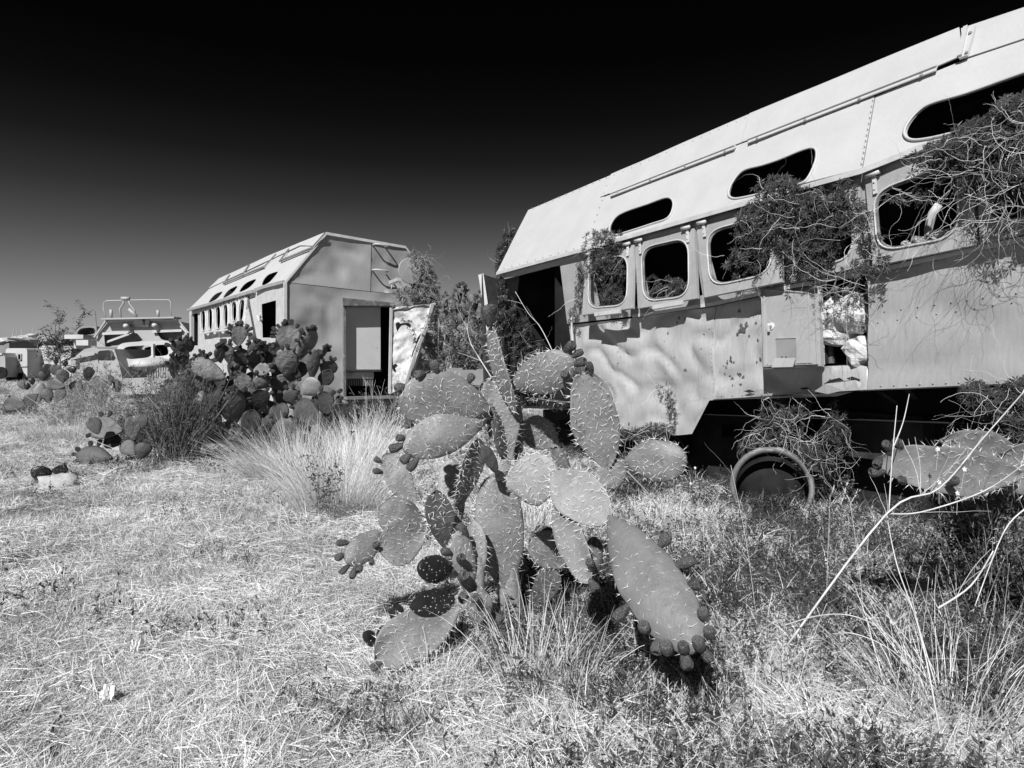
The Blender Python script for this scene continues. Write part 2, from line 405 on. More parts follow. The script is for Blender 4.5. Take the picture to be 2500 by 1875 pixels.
    U3 = [(2354, 144), (2347, 70), (2500, 18.6), (3000, -150), (3000, -84), (2500, 95)]
    z4 = lambda x, y: (1750+x/2.949, y/2.949)
    h1 = smooth([(1490, 558), (1503, 532), (1530, 516), (1580, 499), (1622, 484), (1638, 488), (1641, 506), (1628, 532), (1590, 546), (1528, 566), (1500, 572)])
    h2 = smooth([z4(*q) for q in ((92, 1390), (120, 1310), (195, 1228), (330, 1190), (450, 1150), (590, 1092), (670, 1070), (706, 1090), (700, 1170), (640, 1290), (560, 1330), (380, 1375), (190, 1418), (120, 1422))])
    h3 = smooth([z4(*q) for q in ((1366, 960), (1385, 890), (1460, 800), (1560, 742), (1800, 672), (2100, 565), (2300, 500), (2700, 400), (2860, 430), (2820, 620), (2600, 760), (2200, 860), (1800, 930), (1560, 985), (1420, 1000))])
    for nm, poly, hs, hh in (('roof_panel', P1, [], .0), ('roof_panel', P2, [h1, h2], .006), ('roof_panel', P3, [h3], .0), ('roof_panel', U1, [], .014), ('roof_panel', U2, [], .018), ('roof_panel', U3, [], .010)):
        sheet(nm, roofp, poly, hs, M['roof'], T, .012, .13, rd, h=hh)
    for hh in (h1, h2, h3):
        pts = [roofp.hit(*q, .008) for q in hh]; c = sum(pts, V((0, 0, 0)))/len(pts)
        m = MB(); m.tube([c+(x-c)*1.03 for x in pts], .012, 6, True); m.build('skylight_rim', M['roof'], T, True)
    # rails along the roof, bolts, strap
    def rail(a, b, bolts):
        p, q = roofp.hit(*a, .03), roofp.hit(*b, .03); m = MB(); n = 12; pts = [p+(q-p)*(i/n) for i in range(n+1)]
        up = roofp.v*(1 if roofp.v.z > 0 else -1)
        m.bar(p, q, up*.035, roofp.n*.012); m.bar(p+up*.03+roofp.n*.008, q+up*.03+roofp.n*.008, up*.022, roofp.n*.03)
        r = m.build('roof_rail', M['roof'], T)
        m = MB()
        for bb in bolts: m.lathe(roofp.hit(*bb, .034), roofp.n, [(0, .016), (.012, .014), (.016, .001)], 8)
        m.build('bolt', M['bolt'], r, False)
    rail((1490, 478), (1793, 361), [(1509, 468.5), (1588, 440), (1673, 406.5), (1770, 371)])
    rail((1826, 347), (2286, 169), [(1849, 339), (1966, 294), (2098.5, 242.5), (2250, 184)])
    m = MB(); p, q = roofp.hit(2352, 140, .035), roofp.hit(2372, 68, .035); m.bar(p, q, roofp.u*.06, roofp.n*.02)
    m.bar(roofp.hit(2345, 139, .04), roofp.hit(2360, 68, .04), roofp.u*.03, roofp.n*.05)
    st = m.build('roof_strap', M['roof'], T); m = MB()
    for bb in ((2369, 80), (2360, 128)): m.lathe(roofp.hit(*bb, .05), roofp.n, [(0, .015), (.01, .012), (.013, .001)], 8)
    m.build('bolt', M['bolt'], st)
    # drip edge hanging from the eave
    m = MB(); pts = [roofp.hit(x, y) for x, y in e]
    for i in range(len(pts)-1):
        m.bar(pts[i]-V((0, 0, .018)), pts[i+1]-V((0, 0, .018)), NB*.014, V((0, 0, .045)))
    m.build('drip_edge', M['trim'], T)
    # rest of the shell
    zE = lambda s: 2.77+.043*(s+4.48); zR = lambda s: 3.83+.038*(s+4.3); s0, s1 = -4.44, 5.6
    m = MB()
    m.quad(B(s0+.1, .64, zR(s0)), B(s1, .64, zR(s1)), B(s1, 2.2, zR(s1)), B(s0+.1, 2.2, zR(s0))); m.quad(B(s0, 2.2, zR(s0)), B(s1, 2.2, zR(s1)), B(s1, 2.85, zE(s1)), B(s0, 2.85, zE(s0)))
    m.build('roof_top', M['roof'], T)
    m = MB(); m.quad(B(s0, 2.85, .6), B(s1, 2.85, 1.2), B(s1, 2.85, zE(s1)), B(s0, 2.85, zE(s0)))
    m.f.append(tuple(range(4, 10))); m.v += [B(s0, .02, .6), B(s0, 2.83, .6), B(s0, 2.83, zE(s0)), B(s0, 2.2, zR(s0)), B(s0, .66, zR(s0)), B(s0, .02, zE(s0)-.02)]
    m.f.append(tuple(range(10, 16))); m.v += [B(s1, .02, 1.2), B(s1, 2.83, 1.2), B(s1, 2.83, zE(s1)), B(s1, 2.2, zR(s1)), B(s1, .66, zR(s1)), B(s1, .02, zE(s1)-.02)]
    m.build('far_wall', M['side'], T)
    # lining coloured near-black for the unlit inside: floor, ceiling, back, partition
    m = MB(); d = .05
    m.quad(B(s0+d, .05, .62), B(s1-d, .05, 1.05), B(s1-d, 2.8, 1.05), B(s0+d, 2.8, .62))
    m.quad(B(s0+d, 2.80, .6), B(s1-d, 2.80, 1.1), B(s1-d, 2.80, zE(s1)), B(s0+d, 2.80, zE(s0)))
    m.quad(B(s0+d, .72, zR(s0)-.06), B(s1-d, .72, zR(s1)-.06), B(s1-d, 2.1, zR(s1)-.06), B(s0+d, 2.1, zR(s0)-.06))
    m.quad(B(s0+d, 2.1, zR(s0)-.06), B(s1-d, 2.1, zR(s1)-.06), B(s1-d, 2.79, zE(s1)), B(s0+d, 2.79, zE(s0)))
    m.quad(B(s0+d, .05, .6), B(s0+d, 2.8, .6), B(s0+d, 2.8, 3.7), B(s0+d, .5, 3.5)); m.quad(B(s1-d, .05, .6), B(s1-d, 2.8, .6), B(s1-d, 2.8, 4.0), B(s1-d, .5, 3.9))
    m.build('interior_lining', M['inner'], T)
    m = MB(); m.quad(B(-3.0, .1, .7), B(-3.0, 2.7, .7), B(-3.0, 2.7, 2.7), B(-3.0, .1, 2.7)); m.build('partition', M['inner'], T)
    # chassis; underside shade comes from dark colour and added dark pieces
    m = MB()
    for q in (.55, 2.2): m.bar(B(-3.9, q, .50), B(5.4, q, 1.02), V((.853, .522, 0))*.09, V((0, 0, .2)))
    for s in (-3.2, -1.7, -.2, 1.2, 2.6, 4): m.bar(B(s, .3, .62+.06*s), B(s, 2.5, .62+.06*s), TB*.08, V((0, 0, .12)))
    m.build('chassis', M['inner'], T)
    m = MB(); m.quad(B(-3.9, .62, -.1), B(5.4, .62, -.1), B(5.4, .62, 1.3), B(-3.9, .62, .9)); m.build('underside_dark_sheet', M['inner'], T)  # dark sheet added to black out the space under the trailer
    m = MB(); m.box(B(1.5, .45, .72), TB*.42, NB*.13, V((0, 0, .2))); m.build('underside_dark_box', M['dark'], T)  # dark box added to deepen the black under the skirt
    m = MB()
    for a, b in (((2150, 957), (2190, 985)), ((2215, 950), (2235, 975))): m.bar(wall.hit(*a, -.15), wall.hit(*b, -.15), TB*.05, NB*.02)
    m.bar(wall.hit(1880, 975, -.25), wall.hit(1990, 1150, -.05), TB*.12, NB*.05); m.build('bracket', M['dark'], T)
    wh = MB()
    ax = V((.853, .522, 0))
    wh.lathe(B(-1.35, .30, .42), ax, [(0, .2), (.03, .27), (0, .36), (.03, .46), (.1, .5), (.22, .5), (.28, .44)], 28); wh.build('wheel', M['black'], T, True)
    wh = MB(); wh.lathe(B(3.9, .30, .47), ax, [(0, .2), (.03, .27), (0, .36), (.03, .46), (.1, .5), (.22, .5), (.28, .44)], 28); wh.build('wheel', M['black'], T, True)
    # torn flap at the skirt
    m = MB(); zz = [wall.hit(x, y, h) for x, y, h in ((1988, 955, .02), (2015, 937, .06), (2050, 930, .09), (2088, 928, .1), (2104, 934, .05), (2098, 948, .08), (2060, 953, .11), (2020, 962, .07))]
    m.v = zz+[p-NB*.004 for p in zz]; m.f = [tuple(range(8)), tuple(reversed(range(8, 16)))]; m.build('torn_flange', M['side'], T)
    m = MB(); 
    for bl in ([(2010, 938), (2025, 928), (2050, 922), (2062, 931), (2040, 936), (2020, 943)], [(2066, 924), (2080, 919), (2100, 926), (2098, 934), (2080, 931)], [(1952, 948), (1968, 945), (1978, 949), (1960, 952)], [(1815, 955), (1830, 951), (1845, 957), (1828, 959)]):
        n0 = len(m.v); m.v += [wall.hit(x, y, .022) for x, y in bl]; m.f.append(tuple(range(n0, n0+len(bl))))
    m.build('rust_hole', M['inner'], T)
    # rivets
    m = MB()
    def riv(a, b, n, h=.012, r=.006, fn=None):
        r *= .8; fn = fn or dn
        for i in range(n):
            t = i/(n-1); x = a[0]+(b[0]-a[0])*t; y = a[1]+(b[1]-a[1])*t; u = wall.uv(x, y); m.lathe(wall.pt(u.x, u.y, fn(u.x, u.y)+.006), NB, [(-.03, r), (0, r), (.004, r*.6), (.005, .0005)], 6)
    dc = dents(.04, 1.1, 17, .11); f3 = lambda u, v: dc(u, v)+.008; riv((1736, 800), (1737, 968), 17, .012); riv((2150, 942), (2500, 927), 12, .02, .008, f3); riv((1760, 966), (1990, 960), 10, .008); riv((1480, 1010), (1700, 968), 9, .02)
    riv((2155, 760), (2480, 715), 9, .022, .007, f3); riv((2140, 787), (2470, 738), 8, .022, .007, f3); riv((1425, 880), (1600, 862), 7, .015); riv((1425, 950), (1660, 930), 8, .015)
    m.build('rivets', M['bolt'], T, True, 'stuff')
    def blotch(x, y, r):
        x, y = 1350+x/3.16, 500+y/3.16; r = r/3.16; m = MB(); k = 13; sd_ = rnd(0, 99); ring = []
        for i in range(k):
            a = 2*PI*i/k; q = r*(.75+1.1*noise.noise(V((math.cos(a)*1.6, math.sin(a)*1.6, sd_)))); ring.append((x+math.cos(a)*q*.9, y+math.sin(a)*q*1.15))
        m.v = []
        for X, Y in [(x, y)]+ring: u = wall.uv(X, Y); m.v.append(wall.pt(u.x, u.y, dn(u.x, u.y)+.0065))
        m.f = [(0, 1+i, 1+(i+1) % k) for i in range(k)]; m.build('rust_patch', M['rust'], T)
    for b in ((1440, 960, 34), (1478, 925, 18), (1405, 992, 14), (1425, 925, 14), (1470, 975, 14), (1355, 1190, 20), (1330, 1215, 14), (1375, 1215, 10), (1400, 1310, 22), (1440, 1330, 14), (1350, 1340, 14), (1330, 1320, 9), (1585, 1190, 15), (1320, 1250, 9), (1010, 1275, 15), (875, 990, 10), (490, 1135, 5), (1145, 1000, 8), (1145, 1110, 7), (955, 905, 10), (1020, 880, 12), (968, 870, 13), (940, 1180, 6), (1130, 1330, 6), (1200, 960, 6), (1550, 1215, 8), (1300, 1300, 7), (1500, 1010, 8), (1370, 1390, 7), (1060, 1380, 6), (1180, 1300, 5), (1300, 1240, 6)): blotch(*b)
    m = MB()
    for a, b, n in (((2131, 246), (2103, 400), 12), ((1487, 436), (1434, 594), 10), ((1300, 508), (1480, 434), 12), ((1500, 428), (1820, 289), 16), ((1230, 655), (1420, 602), 11)):
        for i in range(n): t = i/(n-1); m.lathe(roofp.hit(a[0]+(b[0]-a[0])*t, a[1]+(b[1]-a[1])*t, .012), roofp.n, [(-.02, .004), (.010, .004), (.012, .001)], 6)
    m.build('roof_rivets', M['bolt'], T, True, 'stuff')
    # handrail by the door
    m = MB(); m.tube([wall.hit(1404, 772, .02), wall.hit(1400, 768, .07), wall.hit(1395, 778, .08), wall.hit(1398, 840, .08), wall.hit(1401, 880, .08), wall.hit(1406, 888, .02)], .014, 7); m.build('handrail', M['trim'], T, True)
    # door leaf, swung open at the far corner
    a = B(-4.28, .0, 0); d1 = V((-.80, -.60, 0)); z0, z1 = .75, 2.62; n1 = V((.6, -.8, 0))
    m = MB(); m.bar(a+V((0, 0, z0)), a+V((0, 0, z1-.02)), n1*.03, d1*.03)
    m.box8([a+V((0, 0, z0)), a+d1*.34+V((-.02, 0, z0)), a+d1*.34+n1*.035+V((0, 0, z0)), a+n1*.035+V((0, 0, z0)), a+V((0, 0, z1)), a+d1*.36+V((-.05, 0, z1+.08)), a+d1*.36+n1*.035+V((-.05, 0, z1+.08)), a+n1*.035+V((0, 0, z1))])
    lf = m.build('door', M['dark'], T); m = MB(); b = a+d1*.37; zq = 1.35; m.box8([b+V((.12, 0, zq)), b+V((.20, -.02, zq)), b+V((.20, .02, zq)), b+V((.12, .02, zq)), b+V((-.08, 0, z1+.07)), b+V((.0, -.02, z1+.09)), b+V((.0, .02, z1+.09)), b+V((-.08, .02, z1+.07))]); m.build('door_edge', M['trim'], lf)
    # compartment behind the missing panel
    c3 = [wall.hit(*p) for p in comp]; back = [p-NB*.35 for p in c3]; m = MB()
    for i in range(4): j = (i+1) % 4; m.quad(c3[i]-NB*.01, c3[j]-NB*.01, back[j], back[i])
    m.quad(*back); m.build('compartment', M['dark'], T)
    m = MB()
    for x in (2041, 2065):
        m.tube([wall.hit(x, 708, .03), wall.hit(x, 708, -.12)], .030, 10); m.tube([wall.hit(x, 706, -.02), wall.hit(x-2, 745, -.02)], .016, 8)
    m.build('pipe_stub', M['rim'], T, True)
    m = MB(); m.bar(wall.hit(2012, 780, -.1), wall.hit(2030, 888, -.1), TB*.06, NB*.03); m.build('strut', M['rim'], T)
    # hanging hatch box
    oc = ((1857, 701), (1999, 716), (2004, 893), (1864, 901)); P3 = [PB(*oc[0], -.06), PB(*oc[1], -.06), PB(*oc[2], -.20), PB(*oc[3], -.22)]; Q = Quad(P3, oc)
    hb = sheet('hatch', Q, list(oc), [], M['hatch'], T, .05, .08, dents(.004, 3, 9))
    z5 = lambda x, y: (1350+x/3.16, 500+y/3.16)
    c = [z5(1640, 662), z5(1965, 672), z5(1992, 1236), z5(1652, 1243)]
    c[1] = (1978, 716); c[2] = (1984, 886)
    rc = [z5(1727, 1040), z5(1888, 1035), z5(1893, 1188), z5(1732, 1190)]
    sheet('hatch_panel', Q, c, [rc], M['hatch'], hb, .012, .08, dents(.003, 3, 2), h=.012)
    m = MB(); ed = [Q.pt(*Q.uv(*p), .014) for p in c]
    m.tube(ed, .011, 5, True); m.build('hatch_moulding', M['frame'], hb)
    m = MB(); ee = [Q.pt(*Q.uv(*p), .012) for p in ((1862, 706), (1993, 720), (1998, 889), (1868, 896))]; m.tube(ee, .008, 5, True); m.build('hatch_moulding', M['frame'], hb)
    m = MB(); m.quad(*[Q.pt(*Q.uv(*p), .003) for p in rc]); m.build('hatch_recess', M['fard'], hb)
    m = MB(); q = [z5(1732, 1190), z5(1896, 1188), z5(1898, 1264), z5(1734, 1268)]; P = [Q.pt(*Q.uv(*p), .03) for p in q]; P[2] += Q.n*.05; P[3] += Q.n*.05
    m.quad(*P); m.v += [p-Q.n*.006 for p in P]; m.f.append((7, 6, 5, 4)); m.build('hatch_flap', M['hatch'], hb)
    k = Q.pt(*Q.uv(*z5(1697, 945)), .01); m = MB(); m.lathe(k, Q.n, [(0, .035), (.01, .035), (.012, .02), (.05, .018), (.055, .001)], 12); m.bar(k+Q.n*.045, k+Q.n*.045-V((0, 0, .06)), TB*.02, Q.n*.015); m.build('latch_knob', M['trim'], hb, False)
    m = MB()
    for x, y in ((1783, 1170), (1815, 1170), (1735, 1243), (1887, 1236), (1665, 1232), (1975, 1226)): m.ball(Q.pt(*Q.uv(*z5(x, y)), .016), .007, 6, 4)
    m.build('screw', M['bolt'], hb)
    m = MB(); m.bar(PB(2002, 700, -.03), PB(2008, 890, -.03), TB*.03, NB*.03); m.build('hatch_post', M['trim'], T)
    # small brackets below the flaps, inside post, bent pipe behind window five
    m = MB(); m.tube([PB(2292, 500, .5), PB(2277, 520, .48), PB(2266, 560, .5), PB(2275, 640, .55)], .035, 8); m.build('inner_pipe', M['trim'], T, True)
    m = MB(); m.tube([PB(1580, 700, .35), PB(1583, 680, .33), PB(1595, 672, .3), PB(1610, 685, .33)], .025, 8); m.build('inner_pipe', M['trim'], T, True)
near_trailer()
def lump(m, c, r, sc, seed, k=14, n=9, a=.3):
    for i in range(n+1):
        th = PI*i/n
        for j in range(k):
            ph = 2*PI*j/k; d = V((math.sin(th)*math.cos(ph), math.sin(th)*math.sin(ph), math.cos(th)))
            f = 1+a*noise.noise(d*1.7+V((seed, 0, 0)))*2+a*.5*noise.noise(d*4+V((seed, 3, 0)))
            m.v.append(c+V((d.x*sc[0], d.y*sc[1], d.z*sc[2]))*r*f)
    n0 = len(m.v)-(n+1)*k
    for i in range(n):
        for j in range(k): m.f.append((n0+i*k+j, n0+(i+1)*k+j, n0+(i+1)*k+(j+1) % k, n0+i*k+(j+1) % k))
for i, (x, y, r, sc, lb) in enumerate(((2040, 775, .11, (1.1, .8, 1.2), 'ragged white rubble block packed in the open side compartment, upper left of the four'), (2085, 762, .12, (1, .8, 1.1), 'ragged white rubble block packed in the open side compartment, upper right of the four'),
        (2045, 820, .10, (1.4, .8, .7), 'flatter white rubble piece in the middle of the open side compartment'), (2098, 858, .105, (.9, .8, .9), 'squarish white rubble block in the lower right corner of the open side compartment'))):
    p = PB(x, y, .08); m = MB(); lump(m, p, r*1.3, sc, i*7.3, a=.15); o = m.build('rubble_block', M['rubble'], None, False, origin=p); tag(o, lb, 'rubble', 'rubble in the side compartment')
p = PB(2265, 590, .1); m = MB()
for i in range(9): lump(m, PB(2212+i*13, 601-i*3.0, .06)+V((0, 0, rnd(0, .05))), rnd(.025, .05), (1.2, 1, .8), i*2.2, 9, 6)
m.build('stone', M['stone'], thing('debris_heap', p, 'little heap of pale stones and twigs on the sill of the fifth window', 'debris'))

# ------------------------------------------------------------------ the trailer on the left, seen on its end
CX0 = V((-4.02, 12, 0)); AL = V((-.608, .793, 0)); EL = V((.793, .608, 0)); NE = V((.608, -.793, 0)); NS = V((-.793, -.608, 0))
def A(s, q, z): return CX0+AL*s+EL*q+V((0, 0, z))
pe = Plane(CX0, EL, (0, 0, 1)); ps = Plane(CX0, AL, (0, 0, 1)); pr = Plane(A(0, -.03, 2.74), AL, A(0, .756, 3.70)-A(0, -.03, 2.74))
left = thing('trailer', A(3, 1.5, 0), 'smaller pale trailer standing end-on with a faceted roof and a torn open rear door', 'trailer')
z2 = lambda x, y: (430+x/3.16, 530+y/3.16)
def left_trailer():
    T = left
    dl = dents(.09, 1.5, 41, .16)
    sheet('end_panel', pe, [(701, 690), (905, 712.5), (981, 720), (1068, 727), (1068, 992), (701, 992)], [[(842, 746), (957, 746), (957, 968), (842, 971)]], M['endwall'], T, .005, .08, dl, h=0, fade=.25)
    sheet('end_panel', pe, [(701, 689), (798, 574), (905.5, 591.5), (904, 711.5)], [], M['endwall'], T, .005, .08, dents(.08, 1.6, 51, .14), h=.006, fade=.25)
    sheet('end_panel', pe, [(907.5, 592), (990, 606), (1012, 640), (1068, 726), (981, 719), (906, 711.5)], [], M['endwall'], T, .005, .08, dents(.06, 1.8, 61, .12), h=.003, fade=.25)
    # side skin with door and window openings
    wins = [((193, 722), (230, 712), (230, 880), (193, 884)), ((246, 706), (284, 697), (284, 866), (246, 876)), ((306, 692), (347, 681), (347, 862), (306, 868)), ((366, 677), (404, 667), (404, 852), (366, 860)), ((430, 657), (472, 645), (472, 800), (430, 810)), ((489, 642), (538, 628), (520, 806), (478, 812))]
    wp = [[z2(*q) for q in c] for c in wins]
    def grow(c, f, g):
        cx = sum(p[0] for p in c)/4; cy = sum(p[1] for p in c)/4; return [(cx+(p[0]-cx)*f, cy+(p[1]-cy)*g) for p in c]
    dh = [z2(658, 672), z2(768, 641), z2(768, 930), z2(664, 930)]; dh2 = [z2(112, 752), z2(168, 742), z2(168, 990), z2(118, 992)]
    side = [(697.5, 690), (575, 722), (462, 754), (462, 910), (590, 955), (697.5, 990)]
    holes = [grow(c, .95, .97) for c in wp]+[dh, dh2]
    sheet('side_skin', ps, side, holes, M['trim'], T, .006, .16, dents(.012, 1.6, 71))
    for i, c in enumerate(wp):
        oc = grow(c, 1.42, 1.2); p = .12 if i < 5 else .28
        def S(px, py, h): return ps.hit(px, py, h)
        Q = Quad([S(*oc[0], .02), S(*oc[1], .02), S(*oc[2], p), S(*oc[3], p)], oc); gl = rquad(c, .42, 4)
        f = sheet('window_flap', Q, oc, [gl], M['trim'], T, .03, .2); pts = [Q.pt(*Q.uv(*g), .006) for g in gl]
        m = MB(); m.tube(pts, .014, 5, True); m.build('bead', M['trim'], f, True)
        m = MB()
        for t in (.15, .85): q = Q.P[0]+(Q.P[1]-Q.P[0])*t; m.bar(q+V((0, 0, .05))+NS*.02, q-V((0, 0, .1))+NS*.02, AL*.05, NS*.02)
        m.build('hinge', M['trim'], f)
    # roof slope
    sk = [[(250, 657), (275, 618), (312, 588), (357, 573), (335, 608), (300, 640)], [(363, 622), (385, 582), (420, 552), (472, 531), (448, 570), (410, 602)], [(487, 577), (510, 532), (555, 498), (617, 479), (590, 520), (545, 556)], [(661, 523), (675, 478), (715, 440), (783, 419), (755, 462), (712, 505)]]
    rp_ = [z2(95, 712), z2(330, 480), z2(1145, 125), z2(845, 487)]
    seam = [z2(240, 568), z2(640, 400), z2(1060, 215)]
    up = lambda q: q
    sheet('roof_panel', pr, [z2(95, 712), z2(252, 555), z2(580, 405), z2(960, 225), z2(1060, 228), z2(840, 490), z2(600, 565), z2(350, 645)], [smooth([z2(*p) for p in s], 3) for s in sk], M['roof'], T, .01, .22, dents(.01, 1, 77))
    sheet('roof_panel', pr, [z2(254, 552), z2(332, 478), z2(740, 292), z2(1145, 125), z2(1062, 226), z2(962, 222), z2(582, 402)], [], M['roof'], T, .012, .22, dents(.006, 1, 78), h=.02)
    m = MB()
    for poly in ([(365, 513), (590, 418), (680, 383), (765, 290)], [(800, 338), (1045, 238), (1142, 130)], [(365, 513), (410, 448)], [(800, 338), (865, 250)], [(505, 455), (562, 370)]):
        for a, b in zip(poly, poly[1:]): m.bar(pr.hit(*z2(*a), .04), pr.hit(*z2(*b), .04), pr.v*.05, pr.n*.03)
    m.build('hatch_rail', M['fard'], T)
    m = MB()
    for a, b in (((838, 492), (690, 530)), ((690, 530), (615, 558)), ((600, 565), (480, 600)), ((470, 603), (345, 640)), ((340, 643), (95, 712))):
        m.bar(pr.hit(*z2(*a), .01)-V((0, 0, .02)), pr.hit(*z2(*b), .01)-V((0, 0, .02)), NS*.08, V((0, 0, .06)))
    m.build('drip_edge', M['frame'], T)
    m = MB(); m.bar(A(0, 0, .6)+NE*.012+NS*.012, A(0, 0, 2.74)+NE*.012+NS*.012, NE*.05, NS*.05)
    m.bar(A(0, 0, 2.74)+NE*.012+NS*.012, A(0, .75, 3.70)+NE*.012, NE*.04, V((0, 0, .05))); m.bar(A(0, .75, 3.70)+NE*.01, A(0, 2.39, 3.61)+NE*.01, NE*.04, V((0, 0, .05)))
    m.bar(A(0, 2.39, 3.61)+NE*.01, A(0, 3.15, 2.74)+NE*.01, NE*.03, V((0, 0, .05)))
    m.build('corner_trim', M['trim'], T)
    L = 7.25; m = MB()
    m.quad(A(.01, .76, 3.69), A(.01, 2.39, 3.6), A(L, 2.39, 3.4), A(L, .76, 3.48)); m.quad(A(.01, 2.39, 3.6), A(.01, 3.15, 2.73), A(L, 3.15, 2.66), A(L, 2.39, 3.4))
    m.quad(A(.01, 3.15, 2.73), A(.01, 3.15, .6), A(L, 3.15, .6), A(L, 3.15, 2.73))
    m.v += [A(L, .0, .6), A(L, 3.15, .6), A(L, 3.15, 2.66), A(L, 2.39, 3.4), A(L, .76, 3.48), A(L, 0, 2.68)]; m.f.append(tuple(range(12, 18))); m.build('far_shell', M['side'], T)
    m = MB(); d = .06
    m.quad(A(d, d, .62), A(d, 3.1, .62), A(L-d, 3.1, .62), A(L-d, d, .62)); m.quad(A(d, 3.09, .6), A(d, 3.09, 2.7), A(L-d, 3.09, 2.7), A(L-d, 3.09, .6))
    m.quad(A(L-d, d, .6), A(L-d, 3.1, .6), A(L-d, 3.1, 2.7), A(L-d, d, 2.7))
    m.f.append(tuple(range(len(m.v), len(m.v)+6))); m.v += [A(1.6, d, .62), A(1.6, 3.05, .62), A(1.6, 3.05, 2.68), A(1.6, 2.36, 3.4), A(1.6, .78, 3.4), A(1.6, d, 2.68)]
    m.quad(A(d, 2.36, 3.5), A(L-d, 2.36, 3.4), A(L-d, 3.1, 2.6), A(d, 3.1, 2.68)); m.quad(A(d, .8, 3.6), A(L-d, .8, 3.42), A(L-d, 2.37, 3.36), A(d, 2.37, 3.5))
    m.f.append(tuple(range(len(m.v), len(m.v)+6))); m.v += [A(L-d, d, .62), A(L-d, 3.08, .62), A(L-d, 3.08, 2.62), A(L-d, 2.36, 3.38), A(L-d, .8, 3.40), A(L-d, d, 2.62)]
    m.build('interior_lining', M['inner'], T)  # lining coloured near-black, as the inside looks unlit
    # rear doorway: frame, inner pale sheet, radiator, sill
    m = MB(); h = lambda x, y, k=0: pe.hit(x, y, k)
    m.box8([h(838, 750, 0), h(962, 750, 0), h(962, 746, .10), h(838, 746, .10), h(836, 729, 0), h(963, 741, 0), h(963, 739, .10), h(836, 727, .10)]); m.build('door_hood', M['rim'], T)
    m = MB(); m.bar(h(840.5, 746, .02), h(841, 972, .02), EL*.04, NE*.06); m.bar(h(957, 748, .02), h(956, 968, .02), EL*.04, NE*.06); m.build('door_frame', M['rim'], T)
    m = MB(); m.quad(h(844, 747, -.13), h(929, 748, -.13), h(929, 902, -.13), h(844, 902, -.13)); m.build('inner_partition', M['innerpale'], T)
    m = MB(); m.bar(h(846, 904, -.26), h(930, 904, -.26), NE*.04, V((0, 0, .05))); m.bar(h(843, 917, -.24), h(912, 916, -.24), NE*.02, V((0, 0, .12)))
    m.build('inner_shelf', M['innerpale'], T); m = MB()
    for i in range(12): x = 847+i*5.6; m.bar(h(x, 924, -.26), h(x, 942, -.26), EL*.022, NE*.03)
    m.build('radiator', M['fard'], T)
    m = MB(); m.bar(h(842, 972, .08), h(960, 969, .08), NE*.2, V((0, 0, .05))); m.bar(h(842, 981, .05), h(958, 979, .05), NE*.1, V((0, 0, .06))); m.build('door_sill', M['fard'], T)
    # bent open rear door
    P = lambda x, y, k: h(x, y, k)
    q = Quad([P(955, 750, .06), P(1052, 742, .42), P(985, 944, .35), P(951, 961, .05)], ((955, 750), (1052, 742), (985, 944), (951, 961)))
    tears = [[z2(*p) for p in ((1692, 822), (1712, 808), (1730, 822), (1762, 816), (1795, 818), (1812, 836), (1806, 858), (1788, 846), (1768, 832), (1738, 838), (1722, 858), (1706, 884), (1698, 858))],
             [z2(*p) for p in ((1862, 930), (1892, 900), (1896, 948), (1872, 1002), (1836, 1062), (1812, 1092), (1824, 1040), (1846, 992))], [z2(*p) for p in ((1668, 1150), (1690, 1130), (1712, 1148), (1690, 1166), (1700, 1200), (1676, 1190))]]
    dr = sheet('door', q, [(955, 750), (1052, 742), (1030, 812), (1012, 865), (985, 944), (951, 961)], tears, M['door'], T, .006, .04, dents(.06, 4, 5, .09))
    m = MB()
    for a, b, k0, k1, ww in (((1056, 741), (1040, 800), .46, .44, .07), ((1040, 800), (1014, 862), .44, .42, .07), ((1014, 862), (988, 944), .42, .36, .06), ((955, 751), (951, 961), .09, .08, .05), ((955, 750), (1010, 738), .1, .32, .04), ((1010, 738), (1056, 741), .32, .46, .04), ((951, 962), (986, 946), .08, .36, .04)):
        m.bar(P(*a, k0), P(*b, k1), EL*ww, NE*.03)
    m.bar(P(1060, 740, .40), P(998, 936, .30), EL*.03, NE*.10)
    m.build('door_edge', M['trim'], dr)
    # steps and disc on the end wall
    for (a, b) in (((909, 598), (940, 603)), ((908, 660), (940, 664))):
        p, r = h(*a), h(*b); m = MB(); o = .16
        m.tube([p, p+NE*(o*.8), p+NE*o+EL*.03, r+NE*o-EL*.03, r+NE*(o*.8), r], .017, 7); m.build('rung', M['trim'], T, True)
    c = h(985, 665, .0); m = MB(); m.lathe(c+NE*.05, NE, [(0, .05), (.2, .05), (.2, .24), (.21, .255), (.222, .255), (.224, .24), (.23, .001)], 32); m.build('round_cover', M['hatch'], T, True)
    m = MB(); m.bar(h(955, 690, .25), h(975, 682, .28), EL*.1, V((0, 0, .06))); m.tube([h(975, 686, .26), h(984, 705, .22), h(983, 735, .12), h(986, 745, .02)], .02, 6); m.tube([h(958, 690, .25), h(955, 705, .22)], .012, 5); m.build('cover_bracket', M['trim'], T)
    m = MB()
    m.tube([ps.hit(*z2(638, 760), .0), ps.hit(*z2(634, 765), .12), ps.hit(*z2(640, 800), .12), ps.hit(*z2(660, 790), .06)], .03, 6); m.build('door_catch', M['trim'], T)
    m = MB()
    for q in (.7, 2.4): m.bar(A(.3, q, .5), A(L-.2, q, .5), EL*.1, V((0, 0, .2)))
    m.build('chassis', M['dark'], T)
    for s, q in ((1.5, .2), (5.8, .2), (1.5, 2.7), (5.8, 2.7)):
        m = MB(); m.lathe(A(s, q, .38), EL, [(0, .15), (.03, .22), (0, .28), (.02, .36), (.07, .38), (.2, .38), (.26, .3)], 24); m.build('wheel', M['black'], T, True)
